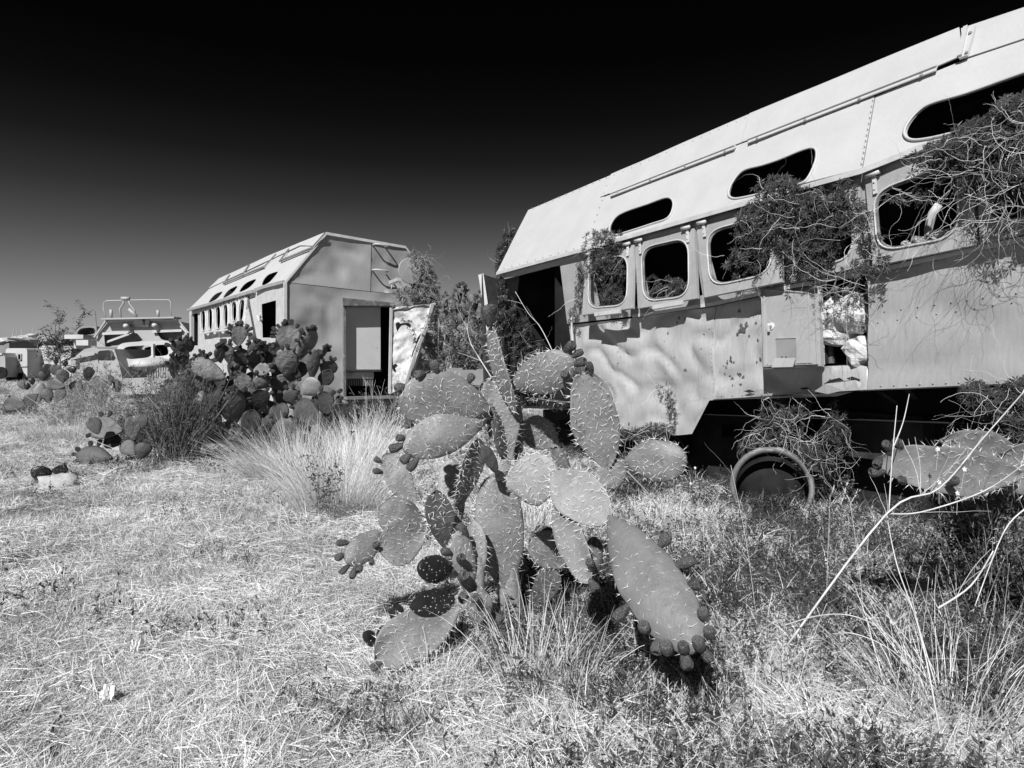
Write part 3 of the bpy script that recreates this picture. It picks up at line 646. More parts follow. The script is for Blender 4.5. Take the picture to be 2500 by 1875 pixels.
    m = MB(); m.quad(h(1020, 780, .02), h(1066, 790, .02), h(1064, 920, .02), h(1022, 850, .02)); 
left_trailer()
# collapsed panel leaning by the trailer's far corner
m = MB(); P = [U(1072, 800, 14.2), U(1100, 880, 13.2), U(1108, 945, 12.8), U(1070, 960, 14)]; m.quad(*P); m.v += [p+V((.02, .03, 0)) for p in P]; m.f += [(7, 6, 5, 4), (0, 4, 5, 1), (1, 5, 6, 2), (2, 6, 7, 3), (3, 7, 4, 0)]
tag(m.build('metal_sheet', M['farw'], None, origin=P[3]), 'bent pale sheet of metal leaning against the far corner of the end-on trailer', 'metal sheet')
sh = thing('scrap_heap', U(1140, 960, 12), 'low heap of bent scrap plates lying in the gap between the two trailers', 'scrap')
m = MB()
for i in range(6):
    a = U(1100+i*11, 935+rnd(-4, 4), 11.6); b = U(1112+i*14, 905+rnd(-6, 6), 12.2); m.bar(a, b, V((.25, .1, 0)), V((0, .05, .03)))
m.build('plate', M['fard'], sh)

# ------------------------------------------------------------------ loose wheel rim in the weeds
c = U(1884, 1190, 6.1); ax = V((-.35, -.93, .14)).normalized(); r = .335
rim_t = thing('wheel_rim', (c.x, c.y, 0), 'rusty bare wheel rim standing half sunk in weeds below the near trailer', 'wheel rim')
m = MB(); m.lathe(c, ax, [(-.08, r*.93), (-.07, r*.96), (.02, r*.96), (.03, r*1.03), (.04, r*1.03), (.04, r*.99), (.025, r*.93), (-.08, r*.915), (-.08, r*.93)], 44); m.build('rim_ring', M['rim'], rim_t, True)
m = MB(); m.lathe(c-ax*.15, ax, [(0, r*1.08), (.03, r*1.09), (.035, r*1.0), (.0, r*.98), (0, r*1.08)], 44); m.build('outer_ring', M['rim'], rim_t, True)
m = MB(); m.lathe(c-ax*.2, ax, [(0, r*.97), (.01, r*.5), (.05, r*.32), (.06, r*.3), (.06, .001)], 28); m.build('dark_hub_disc', M['black'], rim_t, True)  # hub coloured black for the shade inside the ring

# ------------------------------------------------------------------ far vehicles
z1 = lambda x, y: (x/3.687, 650+y/3.687)
def fplane(D, yaw=0): return Plane((0, D, 0), (math.cos(yaw), math.sin(yaw), 0), (0, 0, 1))
def far_things():
    # big van body with rails on its roof
    t = thing('van_body', U(330, 960, 22), 'large angular van body with a tube rack on its roof, far behind on the left', 'van')
    p = fplane(22); f = [z1(*q) for q in ((870, 610), (955, 495), (1240, 470), (1590, 490), (1690, 600), (1695, 1150), (870, 1150))]
    sheet('front_panel', p, f, [rquad([z1(935, 610), z1(1230, 600), z1(1290, 670), z1(945, 730)], .1, 2), rquad([z1(1400, 585), z1(1640, 590), z1(1640, 700), z1(1450, 660)], .1, 2)], M['far'], t, .05, .5, dents(.03, 1, 2))
    m = MB(); m.quad(*[p.hit(*z1(*q), -.25) for q in ((900, 580), (1680, 570), (1680, 760), (900, 760))]); m.build('recessed_panel', M['fard'], t)
    m = MB(); ff = [p.hit(*q) for q in f]; bb = [V((q.x-1.2, q.y+5, q.z)) for q in ff]
    for i in range(len(ff)): j = (i+1) % len(ff); m.quad(ff[i]+V((0, .04, 0)), ff[j]+V((0, .04, 0)), bb[j], bb[i])
    m.f.append(tuple(range(len(m.v), len(m.v)+7))); m.v += bb; m.build('body_shell', M['fard'], t)
    m = MB()
    for a, b in (((870, 610), (955, 500)), ((955, 500), (1240, 478)), ((1350, 480), (1590, 492)), ((1590, 492), (1690, 600)), ((925, 608), (1190, 598)), ((970, 680), (1170, 608)), ((1380, 588), (1640, 578))): m.bar(p.hit(*z1(*a), .06), p.hit(*z1(*b), .06), V((0, .08, 0)), V((.03, 0, .08)))
    m.bar(p.hit(*z1(1240, 480), .1), p.hit(*z1(1260, 540), .1), V((.3, 0, 0)), V((0, .05, 0))); m.bar(p.hit(*z1(1330, 480), .1), p.hit(*z1(1320, 540), .1), V((.12, 0, 0)), V((0, .05, 0))); m.build('rib', M['farw'], t)
    m = MB(); g = lambda x, y, d=21.9: U(*z1(x, y), d)
    m.tube([g(955, 470), g(930, 380), g(932, 325), g(960, 310), g(1300, 302), g(1520, 302), g(1535, 320), g(1545, 450)], .013, 6); m.build('roof_rack', M['farw'], t, True)
    m = MB(); m.tube([g(1090, 460), g(1080, 380), g(1112, 335), g(1110, 285)], .03, 6); m.tube([g(1215, 440), g(1208, 390), g(1165, 335), g(1155, 285)], .03, 6); m.bar(g(1095, 290), g(1165, 290), V((0, .1, 0)), V((0, 0, .1)))
    m.tube([g(1000, 465), g(1000, 390)], .05, 6); m.tube([g(1425, 455), g(1420, 395)], .05, 6); m.tube([g(1160, 385), g(1230, 450)], .05, 6); m.build('mast_fitting', M['far'], t, True)
    m = MB(); m.bar(g(950, 478), g(1600, 465), V((0, .5, 0)), V((0, 0, .05))); m.bar(g(850, 640), g(960, 480), V((0, .06, 0)), V((.06, 0, 0))); m.bar(g(1700, 600), g(1585, 460), V((0, .06, 0)), V((.06, 0, 0))); m.build('rack_frame', M['far'], t)
    for x, y in ((1165, 540), (1420, 535)):
        m = MB(); m.lathe(p.hit(*z1(x, y), .02), V((0, -1, 0)), [(0, .07), (.25, .07), (.26, .001)], 10); m.build('lamp_housing', M['farw'], t, True)
    # truck cab facing the camera
    t = thing('truck', U(370, 990, 19.5), 'old round-nosed truck with empty split windscreen, facing us in front of the van body', 'truck')
    p = fplane(19.5); gq = [rquad([z1(1105, 725), z1(1365, 708), z1(1365, 818), z1(1130, 842)], .3, 4), rquad([z1(1385, 708), z1(1500, 705), z1(1520, 800), z1(1385, 815)], .3, 4)]
    out = smooth([z1(*q) for q in ((1055, 760), (1070, 712), (1130, 688), (1300, 676), (1480, 670), (1570, 690), (1600, 760), (1610, 900), (1330, 905), (1110, 900), (1075, 850))], 3)
    sheet('cab_front', p, out, gq, M['farw'], t, .05, .25, dents(.02, 2, 8))
    m = MB(); n = len(out); fr = [p.hit(*q) for q in out]
    for i in range(n): j = (i+1) % n; m.quad(fr[i]+V((0, .04, 0)), fr[j]+V((0, .04, 0)), fr[j]*1+V((-.1, 1.5, 0)), fr[i]+V((-.1, 1.5, 0)))
    m.build('cab_shell', M['far'], t, True)
    m = MB(); m.quad(fr[0]+V((.0, 1.45, .1)), fr[8]+V((0, 1.45, 0)), fr[20]+V((0, 1.45, -.3)), fr[0]+V((0, 1.45, -.6))); m.build('cab_back', M['inner'], t)
    m = MB(); lump(m, p.hit(*z1(1370, 850), .5)+V((0, 0, -.1)), .55, (1, 1.2, .35), 3, 16, 10, .05); m.build('bonnet', M['farw'], t, True)
    m = MB()
    for i in range(9): x = 1330+i*22; m.bar(p.hit(*z1(x, 912), .9), p.hit(*z1(x+2, 1010), .9), V((.035, 0, 0)), V((0, .03, 0)))
    m.build('grille_bar', M['far'], t)
    m = MB(); m.bar(p.hit(*z1(1372, 700), .03), p.hit(*z1(1375, 815), .03), V((.06, 0, 0)), V((0, .05, 0))); m.build('windscreen_post', M['farw'], t)
    # second truck in profile, with its door
    t = thing('truck', U(250, 985, 20.5), 'pale truck seen in profile, louvred bonnet pointing left with the door window missing', 'truck')
    p = fplane(20.5, .12); out = [z1(*q) for q in ((650, 850), (690, 800), (760, 745), (860, 725), (885, 745), (1030, 745), (1065, 860), (1100, 1010), (1060, 1080), (640, 1080))]
    sheet('cab_side', p, out, [rquad([z1(875, 762), z1(1010, 752), z1(1060, 880), z1(880, 885)], .25, 4)], M['far'], t, .05, .3, dents(.03, 1.4, 5))
    m = MB(); fr = [p.hit(*q) for q in out]
    for i in range(7): m.quad(fr[i]+V((0, .03, 0)), fr[i+1]+V((0, .03, 0)), fr[i+1]+V((.3, 1.5, 0)), fr[i]+V((.3, 1.5, 0)))
    m.build('cab_shell', M['far'], t)
    m = MB(); m.bar(p.hit(*z1(650, 835), .06), p.hit(*z1(860, 790), .06), V((0, .1, 0)), V((0, 0, .05)))
    for i in range(4): m.bar(p.hit(*z1(640, 855+i*13), .06), p.hit(*z1(690, 852+i*13), .06), V((0, .06, 0)), V((0, 0, .035)))
    m.build('louvre', M['far'], t)
    m = MB(); bx = U(*z1(790, 690), 22.5); m.box(bx, V((.2, 0, 0)), V((0, .3, 0)), V((0, 0, .09))); tag(m.build('crate', M['farw'], None, origin=bx), 'white box lying on the truck in profile, left of the van body', 'box')
    # rounded upturned cab behind
    t = thing('car_body', U(208, 890, 27), 'dark rounded car body perched high behind the truck in profile', 'car body')
    p = fplane(27); out = smooth([z1(*q) for q in ((665, 640), (680, 585), (720, 548), (780, 540), (858, 542), (870, 600), (862, 650), (760, 660))], 3)
    sheet('side_shell', p, out, [smooth([z1(*q) for q in ((695, 610), (715, 570), (760, 555), (845, 556), (850, 605), (770, 618))], 2)], M['fard'], t, .05, .4)
    m = MB(); fr = [p.hit(*q) for q in out]; n = len(fr)
    for i in range(n): j = (i+1) % n; m.quad(fr[i]+V((0, .04, 0)), fr[j]+V((0, .04, 0)), fr[j]+V((-.1, 1.6, 0)), fr[i]+V((-.1, 1.6, 0)))
    m.quad(fr[0]+V((0, 1.5, 0)), fr[8]+V((0, 1.5, 0)), fr[14]+V((0, 1.5, 0)), fr[18]+V((0, 1.5, 0))); m.build('roof_shell', M['fard'], t, True)
    m = MB(); m.bar(U(*z1(685, 640), 26.5), U(*z1(850, 640), 26.5), V((0, 1.4, 0)), V((0, 0, .16))); m.bar(U(*z1(740, 655), 26.5), U(*z1(740, 740), 26.5), V((.4, 0, 0)), V((0, .4, 0))); m.build('cab_plinth', M['farw'], t)
    # caravans
    def caravan(x0, x1, y0, y1, D, label, win, depth):
        t = thing('caravan', U((x0+x1)/2, y1, D), label, 'caravan', 'caravans parked far behind on the left'); p = fplane(D)
        a, b = z1(x0, y0), z1(x1, y1); xm = (x0+x1)/2
        out = rquad([z1(x0, y0), z1(x1, y0), z1(x1, y1), z1(x0, y1)], .12, 4); ws = [[z1(q[0], q[1]), z1(q[2], q[1]), z1(q[2], q[3]), z1(q[0], q[3])] for q in win]
        sheet('wall', p, out, ws, M['farw'], t, .05, .5, dents(.02, 1, x0)); fr = [p.hit(*q) for q in out]; m = MB(); n = len(fr)
        for i in range(n): j = (i+1) % n; m.quad(fr[i]+V((0, .04, 0)), fr[j]+V((0, .04, 0)), fr[j]+V((depth, 2.2, 0)), fr[i]+V((depth, 2.2, 0)))
        m.f.append(tuple(range(len(m.v), len(m.v)+n))); m.v += [q+V((depth, 2.2, 0)) for q in fr]; m.build('body_shell', M['farw'], t, True)
        m = MB(); m.bar(p.hit(*z1(x0+3, y0+(y1-y0)*.6), .03), p.hit(*z1(x1-3, y0+(y1-y0)*.6), .03), V((0, .04, 0)), V((0, 0, .05))); m.build('waist_strip', M['far'], t)
        for q in win:
            m = MB()
            for c, d in (((q[0], q[1]), (q[2], q[1])), ((q[2], q[1]), (q[2], q[3])), ((q[2], q[3]), (q[0], q[3])), ((q[0], q[3]), (q[0], q[1]))): m.bar(p.hit(*z1(*c), .04), p.hit(*z1(*d), .04), V((.05, 0, .05)), V((0, .05, 0)))
            m.build('window', M['far'], t)
        for k in (.25, .75):
            m = MB(); q = p.hit(*z1(x0+(x1-x0)*k, y1)); m.lathe(V((q.x, q.y-.05, .28)), V((0, 1, 0)), [(0, .28), (.2, .28)], 14); m.build('wheel', M['black'], t)
    caravan(50, 245, 738, 1010, 40, 'small white caravan with one dark slit window, nearest the left edge of the picture', [(162, 790, 190, 845)], .3)
    caravan(350, 640, 715, 1000, 41, 'longer white caravan half hidden behind the thorn tree', [(492, 795, 530, 835)], .3)
    t = thing('car_body', U(76, 922, 42), 'dark car wreck wedged between the two white caravans', 'car body'); p = fplane(42)
    o = sheet('body', p, [z1(*q) for q in ((240, 800), (270, 745), (340, 740), (365, 800), (370, 1000), (240, 1000))], [], M['fard'], t, .1, .6, dents(.05, 1, 3)); m = MB(); m.quad(*[p.hit(*z1(*q), .05) for q in ((270, 780), (340, 780), (350, 850), (262, 850))]); m.build('window', M['glass'], t)
    t = thing('truck', U(0, 922, 39), 'grey truck side cut off by the left edge of the picture', 'truck'); p = fplane(39)
    sheet('body', p, [z1(*q) for q in ((-300, 790), (20, 780), (45, 820), (50, 1000), (-300, 1000))], [], M['far'], t, 1.5, .8, dents(.03, 1, 5)); m = MB(); m.lathe(p.hit(*z1(15, 960), .05), V((0, -1, 0)), [(0, .35), (.1, .35), (.1, .15), (.05, .001)], 16); m.build('wheel', M['black'], t)
    m = MB(); m.bar(p.hit(*z1(-100, 800), .03), p.hit(*z1(20, 790), .03), V((0, .05, 0)), V((0, 0, .1))); m.build('roof_edge', M['farw'], t)
    # roofs and tarpaulins beyond
    rows = [(20, 200, 650, 690, 'pale flat wreck roof beyond the first caravan'), (150, 330, 640, 720, 'white crumpled car shell stacked beyond the first caravan'), (320, 480, 640, 700, 'white rounded car shell behind the thorn tree'), (470, 620, 635, 690, 'white sheeted wreck to the right of the thorn tree crown'), (-40, 40, 690, 740, 'white wreck roof at the left edge above the grey truck'), (240, 420, 690, 720, 'long low wreck roof above the second caravan')]
    for i, (x0, x1, y0, y1, lb) in enumerate(rows):
        D = 52+i*1.7; c = U(*z1((x0+x1)/2, y1), D); t = thing('wreck', (c.x, D, 0), lb, 'car wreck', 'stacked wrecks on the far skyline'); w_ = (x1-x0)/3.687/F*D/2; hh = (y1-y0)/3.687/F*D
        m = MB(); lump(m, c+V((0, 0, hh*.4)), 1, (w_, 1.6, hh*.8), i*3.7, 14, 8, .18); m.build('shell', M['farw'], t, False)
        m = MB(); m.box(V((c.x, D, (c.z)/2)), V((w_*.95, 0, 0)), V((0, 1.3, 0)), V((0, 0, c.z/2+.02))); m.build('lower_body', M['fard'], t)
        m = MB()
        for k in range(3): x = rnd(-w_, w_); m.tube([c+V((x, 0, 0)), c+V((x+rnd(-.3, .3), 0, hh+rnd(.2, .9)))], .025, 4)
        m.bar(c+V((-w_, -1.4, 0)), c+V((w_, -1.4, rnd(-.1, .2))), V((0, .06, 0)), V((0, 0, .06))); m.build('rail', M['far'], t)
    m = MB(); c = U(80, 819, 50); m.lathe(c, V((0, 0, 1)), [(-.1, .25), (0, .35), (.1, .35), (.14, .1)], 12); tag(m.build('dish', M['farw'], None, True, origin=c), 'small white dish on the skyline above the first caravan', 'dish')
    m = MB(); m.tube([U(240, 870, 26), U(235, 800, 26), U(231, 760, 26)], .03, 5); tag(m.build('pole', M['stemd'], None, origin=U(240, 900, 26)), 'thin dark mast left of the van body', 'pole')
far_things()

# ------------------------------------------------------------------ cacti
FRM = []
def fruit_mesh(i, mt):
    m = MB(); k = 10; pr_ = [(-.05, .13), (.06, .24), (.25, .38), (.5, .48), (.74, .5), (.92, .42), (1.0, .34), (.97, .26), (.88, .12), (.86, .001)]
    m.lathe(V((0, 0, 0)), V((0, 0, 1)), pr_, k)
    for j, p in enumerate(m.v): m.v[j] = V((p.x*(1+.12*noise.noise(p*3+V((i, 0, 0)))), p.y*(1+.12*noise.noise(p*3+V((i, 4, 0)))), p.z))
    me = bpy.data.meshes.new('fruit'); me.from_pydata([tuple(p) for p in m.v], [], m.f); me.polygons.foreach_set('use_smooth', [True]*len(me.polygons)); me.materials.append(mt); return me
FN = [fruit_mesh(i, M['fruit']) for i in range(5)]; FF = [fruit_mesh(i+9, M['fruitf']) for i in range(4)]
def add_fruit(parent, p, ax, size, far=False):
    me = random.choice(FF if far else FN); o = bpy.data.objects.new('fruit', me); C.objects.link(o); o.parent = parent
    top = parent.parent or parent; off = ROOT[top]
    o.location = p-off; o.rotation_mode = 'QUATERNION'; o.rotation_quaternion = ax.normalized().to_track_quat('Z', 'Y') @ Quaternion((0, 0, 1), rnd(0, 6))
    if far: size *= 1.0
    g = rnd(.62, .8); o.scale = (size*g, size*g*rnd(.9, 1.1), size*rnd(.8, 1.2)); return o
def prof(t, k=1.22):
    c = .5+(k-1)*.42; t = min(1, max(0, t))
    return max(0, 1-(abs(t-c)/c)**(1.55 if k > 1.02 else 1.9))**.80+.07*(1-t) if t < c else max(0, 1-((t-c)/(1-c))**2.35)**.55
def pad(T, b, t, w, D0, D1=None, turn=0, mt='pad', fr=(), rim=None, spn=0, th=.014, far=False, bend=.04, slen=.026, fs=.055, k=1.22, sp=.031):
    D1 = D0 if D1 is None else D1
    P0, P1 = U(*b, D0), U(*t, D1); ax = P1-P0; L = ax.length; a = ax/L; mid = (P0+P1)/2; view = (mid-V((0, 0, H))).normalized()
    sd = a.cross(view).normalized(); sd = Quaternion(a, math.radians(turn)) @ sd; n = sd.cross(a).normalized()
    if n.dot(view) > 0: n = -n
    Wd = w/F*mid.y; N, K = (26, 22) if not far else (10, 10); m = MB(); seed = rnd(0, 99)
    def sp_(x, y, u, side=0):   # x along pad 0..1, u across -1..1
        bd = bend*L*math.sin(PI*x)*1.0+.12*Wd*(u*u-.3)*(1 if seed > 50 else -.4)
        return P0+a*(x*L)+sd*(u*Wd/2*prof(x, k)*(1+.05*math.sin(seed+6*x+2*u)+.10*noise.noise(V((x*2.2, u*.6, seed)))))+n*bd
    for i in range(N+1):
        x = i/N; x = .5-.5*math.cos(PI*x) if not far else .5-.5*math.cos(PI*x)
        x = min(max(x, .012), .997)
        for j in range(K):
            an = 2*PI*j/K; u = math.cos(an); tt = th*(.55+.45*prof(x))*(1+.8*(1-x)**3)
            p = sp_(x, 0, u)+n*(math.sin(an)*tt*(1+.25*noise.noise(V((x*5, u*3, seed)))))
            if not far: q = V((x*L*26, u*Wd*13, seed+(9 if math.sin(an) < 0 else 0))); p = p+n*(math.sin(an)*(.0055*noise.noise(q)+.009*noise.noise(q*.22)))+sd*(.004*noise.noise(q*.35))*u
            m.v.append(p)
    for i in range(N):
        for j in range(K): m.f.append((i*K+j, i*K+(j+1) % K, (i+1)*K+(j+1) % K, (i+1)*K+j))
    m.f.append(tuple(reversed(range(K)))); m.f.append(tuple(N*K+j for j in range(K)))
    o = m.build('pad', M[mt], T, True)
    if spn:
        q = MB(); st = sp; rows = int(L/st)
        for i in range(rows+1):
            x = (i+.5)/(rows+1); hw = Wd/2*prof(x, k); cols = int(2*hw/st)
            us = [((j+.5+(.5 if i % 2 else 0))/(cols+1)*2-1) for j in range(cols+1)]+[-1.0, 1.0]
            for u in us:
                if abs(u) > 1: continue
                c = sp_(min(x+rnd(-.01, .01), .98), 0, u+rnd(-.03, .03) if abs(u) < 1 else u)
                for side in ((1, -1) if abs(u) < .9 else (0,)):
                    if side == -1 and random.random() < .8: continue
                    base = c+n*(side*th*.8); dn = n*side if side else sd*u
                    for s_ in range(random.choice((1, 2, 2, 3)) if spn > 1 else random.choice((1, 2, 2))):
                        d = (dn*rnd(.35, .7)+V((rnd(-1, 1), 0, rnd(-.75, .75)))).normalized(); l = slen*1.15*rnd(.6, 1.35); r = .0014
                        e1 = d.orthogonal().normalized()*r; e2 = d.cross(e1).normalized()*r; tip = base+d*l; n0 = len(q.v)
                        q.v += [base+e1, base-e1*.5+e2*.87, base-e1*.5-e2*.87, tip]; q.f += [(n0, n0+1, n0+3), (n0+1, n0+2, n0+3), (n0+2, n0, n0+3)]
        q.build('spines', M['spine'], o, False, 'stuff')
    for f in fr:
        c = U(f[0], f[1], mid.y); best = None
        for i in range(41):
            for sg in (-1, 1):
                x = .15+.84*i/40; q = sp_(x, 0, sg); e = (V((q.x-c.x, 0, q.z-c.z))).length
                if best is None or e < best[0]: best = (e, q, x, sg)
        e, q, x, sg = best; ind = V((c.x-q.x, 0, c.z-q.z)); out = (sd*sg*(1-x)+a*(x-.35)).normalized()
        d = (out*.6+(ind.normalized() if ind.length > .004 else out)*.4+n*rnd(-.1, .4)).normalized()
        if (c-mid).length < (q-mid).length*.8: q = q*.4+V((c.x, q.y-.02, c.z))*.6; d = (n+V((0, 0, .6))).normalized()
        add_fruit(o, q-d*.006, d, fs*rnd(.9, 1.15), far)
    if rim:
        x0, x1, cnt = rim
        for i in range(cnt):
            g = x0+(x1-x0)*(i+rnd(.25, .75))/cnt; an = PI*g       # 0 = one side, .5 = tip, 1 = other side
            x = .5+.47*math.sin(an); u = math.cos(an); u = u/max(.3, prof(x, k))*1.0; u = max(-1, min(1, u)) if x < .9 else u*.6
            c = sp_(min(x, .985), 0, u); d = (a*math.sin(an)+sd*math.cos(an)*.9+n*rnd(-.4, .5)).normalized(); add_fruit(o, c-d*fs*.12, d, fs*rnd(.75, 1.15), far)
    return o
def near_cactus():
    T = thing('prickly_pear_cactus', (.0, 3.7, 0), 'big spiny prickly pear sprawling in the centre foreground, with fruit round its pads', 'cactus')
    zA = lambda x, y: (800+x/2.458, 700+y/2.458); zC = lambda x, y: (800+x/2.962, 1080+y/2.962); z4_ = lambda x, y: (1200+x/2.963, 1080+y/2.963)
    A_ = dict(spn=2)
    # trunk
    m = MB(); pts = [U(1258, 1600, 3.62), U(1250, 1500, 3.65), U(1240, 1400, 3.66), U(1232, 1330, 3.66)]; m.tube(pts, [.085, .07, .062, .05], 10); m.build('trunk', M['bark'], T, True)
    m = MB(); pts = [U(1215, 1590, 3.5), U(1180, 1500, 3.45), U(1160, 1430, 3.42), U(1160, 1360, 3.45)]; m.tube(pts, [.06, .055, .05, .045], 9); m.build('trunk', M['bark'], T, True)
    # back pads first
    pad(T, (1240, 1450), (1204, 1160), 125, 3.62, 3.66, 12, 'pad', **A_)
    pad(T, zC(1110, 1000), zC(1060, 560), 42*1.4, 3.45, 3.5, -35, 'pad', **A_)
    pad(T, (1215, 1175), (1228, 1105), 50, 3.62, 3.66, 10, 'padl', **A_)
    pad(T, (1236, 1140), (1210, 915), 92, 3.66, 3.70, 5, 'pad', **A_)
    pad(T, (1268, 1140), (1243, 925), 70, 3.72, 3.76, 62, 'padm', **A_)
    pad(T, (1262, 1010), (1200, 790), 62, 3.60, 3.56, -55, 'pad', fr=[zA(965, 215), zA(990, 165)], fs=.085, k=1.0, **A_)
    add_fruit(T.children[-1] if T.children else T, U(1198, 778, 3.56), V((.05, 0, 1)), .085)
    pad(T, (1196, 1000), (974, 968), 150, 3.55, 3.40, -8, 'pad', fr=[zA(585, 530), zA(660, 498), zA(465, 605), zA(850, 565), zA(525, 812), zA(590, 862), zA(685, 892)], fs=.062, k=1.15, **A_)
    pad(T, (1196, 1010), (985, 1098), 104, 3.58, 3.34, 0, 'pad', fr=[zA(467, 890), zA(440, 945), zA(478, 1045), zA(545, 1072)], fs=.062, **A_)
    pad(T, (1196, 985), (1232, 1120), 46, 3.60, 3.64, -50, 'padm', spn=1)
    pad(T, (1012, 1235), (938, 1108), 66, 3.85, 3.8, 10, 'padl', fr=[zA(300, 1038), zA(305, 1110)], fs=.055, **A_)
    pad(T, (1113, 1240), (1163, 1068), 78, 3.6, 3.5, 48, 'pad', **A_)
    pad(T, (1112, 1300), (1098, 1120), 70, 3.85, 3.95, 5, 'padl', **A_)
    pad(T, (1116, 1330), (1108, 1228), 30, 3.62, 3.62, 30, 'pad', spn=1)
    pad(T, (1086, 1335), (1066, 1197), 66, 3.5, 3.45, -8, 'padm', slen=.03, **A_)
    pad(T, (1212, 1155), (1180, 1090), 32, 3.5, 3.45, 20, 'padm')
    pad(T, (1040, 1285), (925, 1245), 92, 3.75, 3.65, 5, 'pad', spn=1)
    pad(T, (1035, 1300), (925, 1345), 108, 3.6, 3.45, 0, 'pad', spn=1)
    pad(T, (930, 1295), (846, 1375), 70, 3.5, 3.35, 0, 'pad', fr=[zC(155, 712), zC(125, 790), zC(320, 765), zC(318, 828), zC(260, 872), zC(220, 916), zC(140, 892)], fs=.05, **A_)
    # right hand chain
    pad(T, (1238, 1185), (1364, 1150), 118, 3.45, 3.3, 0, 'padl', k=1.0, **A_)
    pad(T, (1352, 1160), (1492, 1275), 112, 3.3, 3.0, 0, 'padl', k=1.0, **A_)
    pad(T, (1486, 1262), (1700, 1592), 156, 3.0, 2.48, 0, 'pad', fr=[z4_(1247, 760), z4_(1342, 870), z4_(1380, 965), z4_(1440, 1140), z4_(1480, 1245), z4_(960, 1155), z4_(1052, 1262), z4_(1108, 1345), z4_(1178, 1372), z4_(1285, 1315), z4_(1372, 1310), z4_(1290, 1450), z4_(1490, 1430)], fs=.066, slen=.022, sp=.047, k=1.1, th=.017, **A_)
    pad(T, (1357, 1205), (1440, 1425), 78, 3.25, 2.95, 28, 'pad', fr=[z4_(705, 820), z4_(800, 975), z4_(850, 985)], fs=.055, **A_)
    pad(T, z4_(740, 1000), z4_(745, 680), 44, 3.15, 3.2, 0, 'padm', spn=1)
    pad(T, (1248, 945), (1402, 880), 100, 3.66, 3.5, 0, 'pad', fr=[zA(1443, 355), zA(1487, 400), zA(1495, 460), zA(1418, 535), zA(1515, 512)], fs=.066, k=1.1, **A_)
    pad(T, (1262, 960), (1382, 985), 60, 3.75, 3.6, 74, 'padm', spn=1)
    pad(T, (1482, 1142), (1422, 905), 118, 3.42, 3.36, 0, 'pad', fr=[(1440, 905)], fs=.06, k=1.05, **A_)
    pad(T, (1526, 1125), (1678, 1122), 104, 3.4, 3.25, 0, 'pad', k=1.05, **A_)
    pad(T, (1500, 1200), (1510, 1115), 50, 3.42, 3.42, 0, 'pad', **A_)
    pad(T, (1500, 1190), (1450, 1150), 44, 3.4, 3.4, 10, 'pad', spn=1)
    pad(T, (1360, 1085), (1278, 1030), 78, 3.9, 3.85, 0, 'pad', **A_)
    pad(T, (1395, 1190), (1350, 1085), 36, 3.85, 3.9, 20, 'padm', spn=1)
    pad(T, (1380, 1380), (1295, 1310), 84, 3.75, 3.7, 0, 'pad', spn=1)
    pad(T, (1395, 1390), (1310, 1285), 60, 3.9, 3.9, 0, 'padm', spn=1)
    pad(T, (1300, 1480), (1360, 1390), 62, 3.7, 3.7, 0, 'padm', spn=1)
    # lower left, black young pads and fruit column
    pad(T, (1152, 1470), (1118, 1295), 58, 3.4, 3.35, 20, 'pad', fr=[zC(980, 690), zC(980, 820), zC(980, 960), zC(1010, 1080), zC(850, 790)], fs=.075, spn=1)
    pad(T, (1160, 1520), (1180, 1440), 60, 3.35, 3.3, 0, 'pad', fr=[zC(1095, 1130), zC(1160, 1195), zC(1200, 1260)], fs=.075, spn=1)
    pad(T, (1104, 1388), (1020, 1388), 66, 3.3, 3.15, 0, 'padk', k=1.05)
    pad(T, (1108, 1460), (1001, 1482), 60, 3.25, 3.1, 0, 'padk', k=1.05)
    pad(T, (978, 1530), (960, 1473), 38, 3.1, 3.1, 0, 'padk', k=1.0)
    pad(T, (945, 1572), (932, 1528), 38, 3.05, 3.05, 0, 'padk', k=1.0)
    pad(T, (925, 1575), (888, 1545), 32, 3.05, 3.0, 0, 'padk', k=1.0)
    pad(T, (1100, 1432), (1085, 1425), 16, 3.2, 3.2, 0, 'padk')
    pad(T, (1118, 1478), (915, 1612), 120, 3.25, 2.95, 0, 'pad', fr=[zC(320, 1525)], **A_)
    pad(T, (1128, 1520), (1080, 1600), 60, 3.4, 3.3, 0, 'padm', spn=1)
near_cactus()
def right_cactus():
    T = thing('prickly_pear_cactus', (2.3, 3.6, 0), 'spiny prickly pear with long level pads at the right edge of the picture', 'cactus')
    z7 = lambda x, y: (1600+x/2.458, 900+y/2.458); A_ = dict(spn=2, sp=.045, slen=.028)
    m = MB(); m.tube([U(2470, 1440, 3.7), U(2450, 1330, 3.7), U(2460, 1200, 3.6)], [.09, .08, .06], 9); m.build('trunk', M['bark'], T, True)
    pad(T, (2490, 1160), (2138, 1130), 116, 3.35, 3.2, 0, 'pad', fr=[z7(1413, 430), z7(1355, 462), z7(1305, 545), z7(1445, 625), z7(1693, 640), z7(1290, 600)], fs=.06, k=1.1, **A_)
    pad(T, (2490, 1125), (2298, 1075), 100, 3.6, 3.5, 0, 'pad', k=1.1, **A_)
    pad(T, (2600, 1190), (2440, 1110), 130, 3.4, 3.4, 0, 'pad', **A_)
    pad(T, (2560, 1280), (2345, 1205), 100, 3.6, 3.6, 30, 'padm', spn=1)
    pad(T, (2480, 1370), (2350, 1265), 110, 3.8, 3.7, 0, 'padl', spn=1)
    pad(T, (2540, 1360), (2440, 1270), 100, 3.6, 3.5, 0, 'pad', spn=1)
    pad(T, (2620, 1300), (2500, 1240), 110, 3.5, 3.5, 0, 'pad', spn=1)
right_cactus()
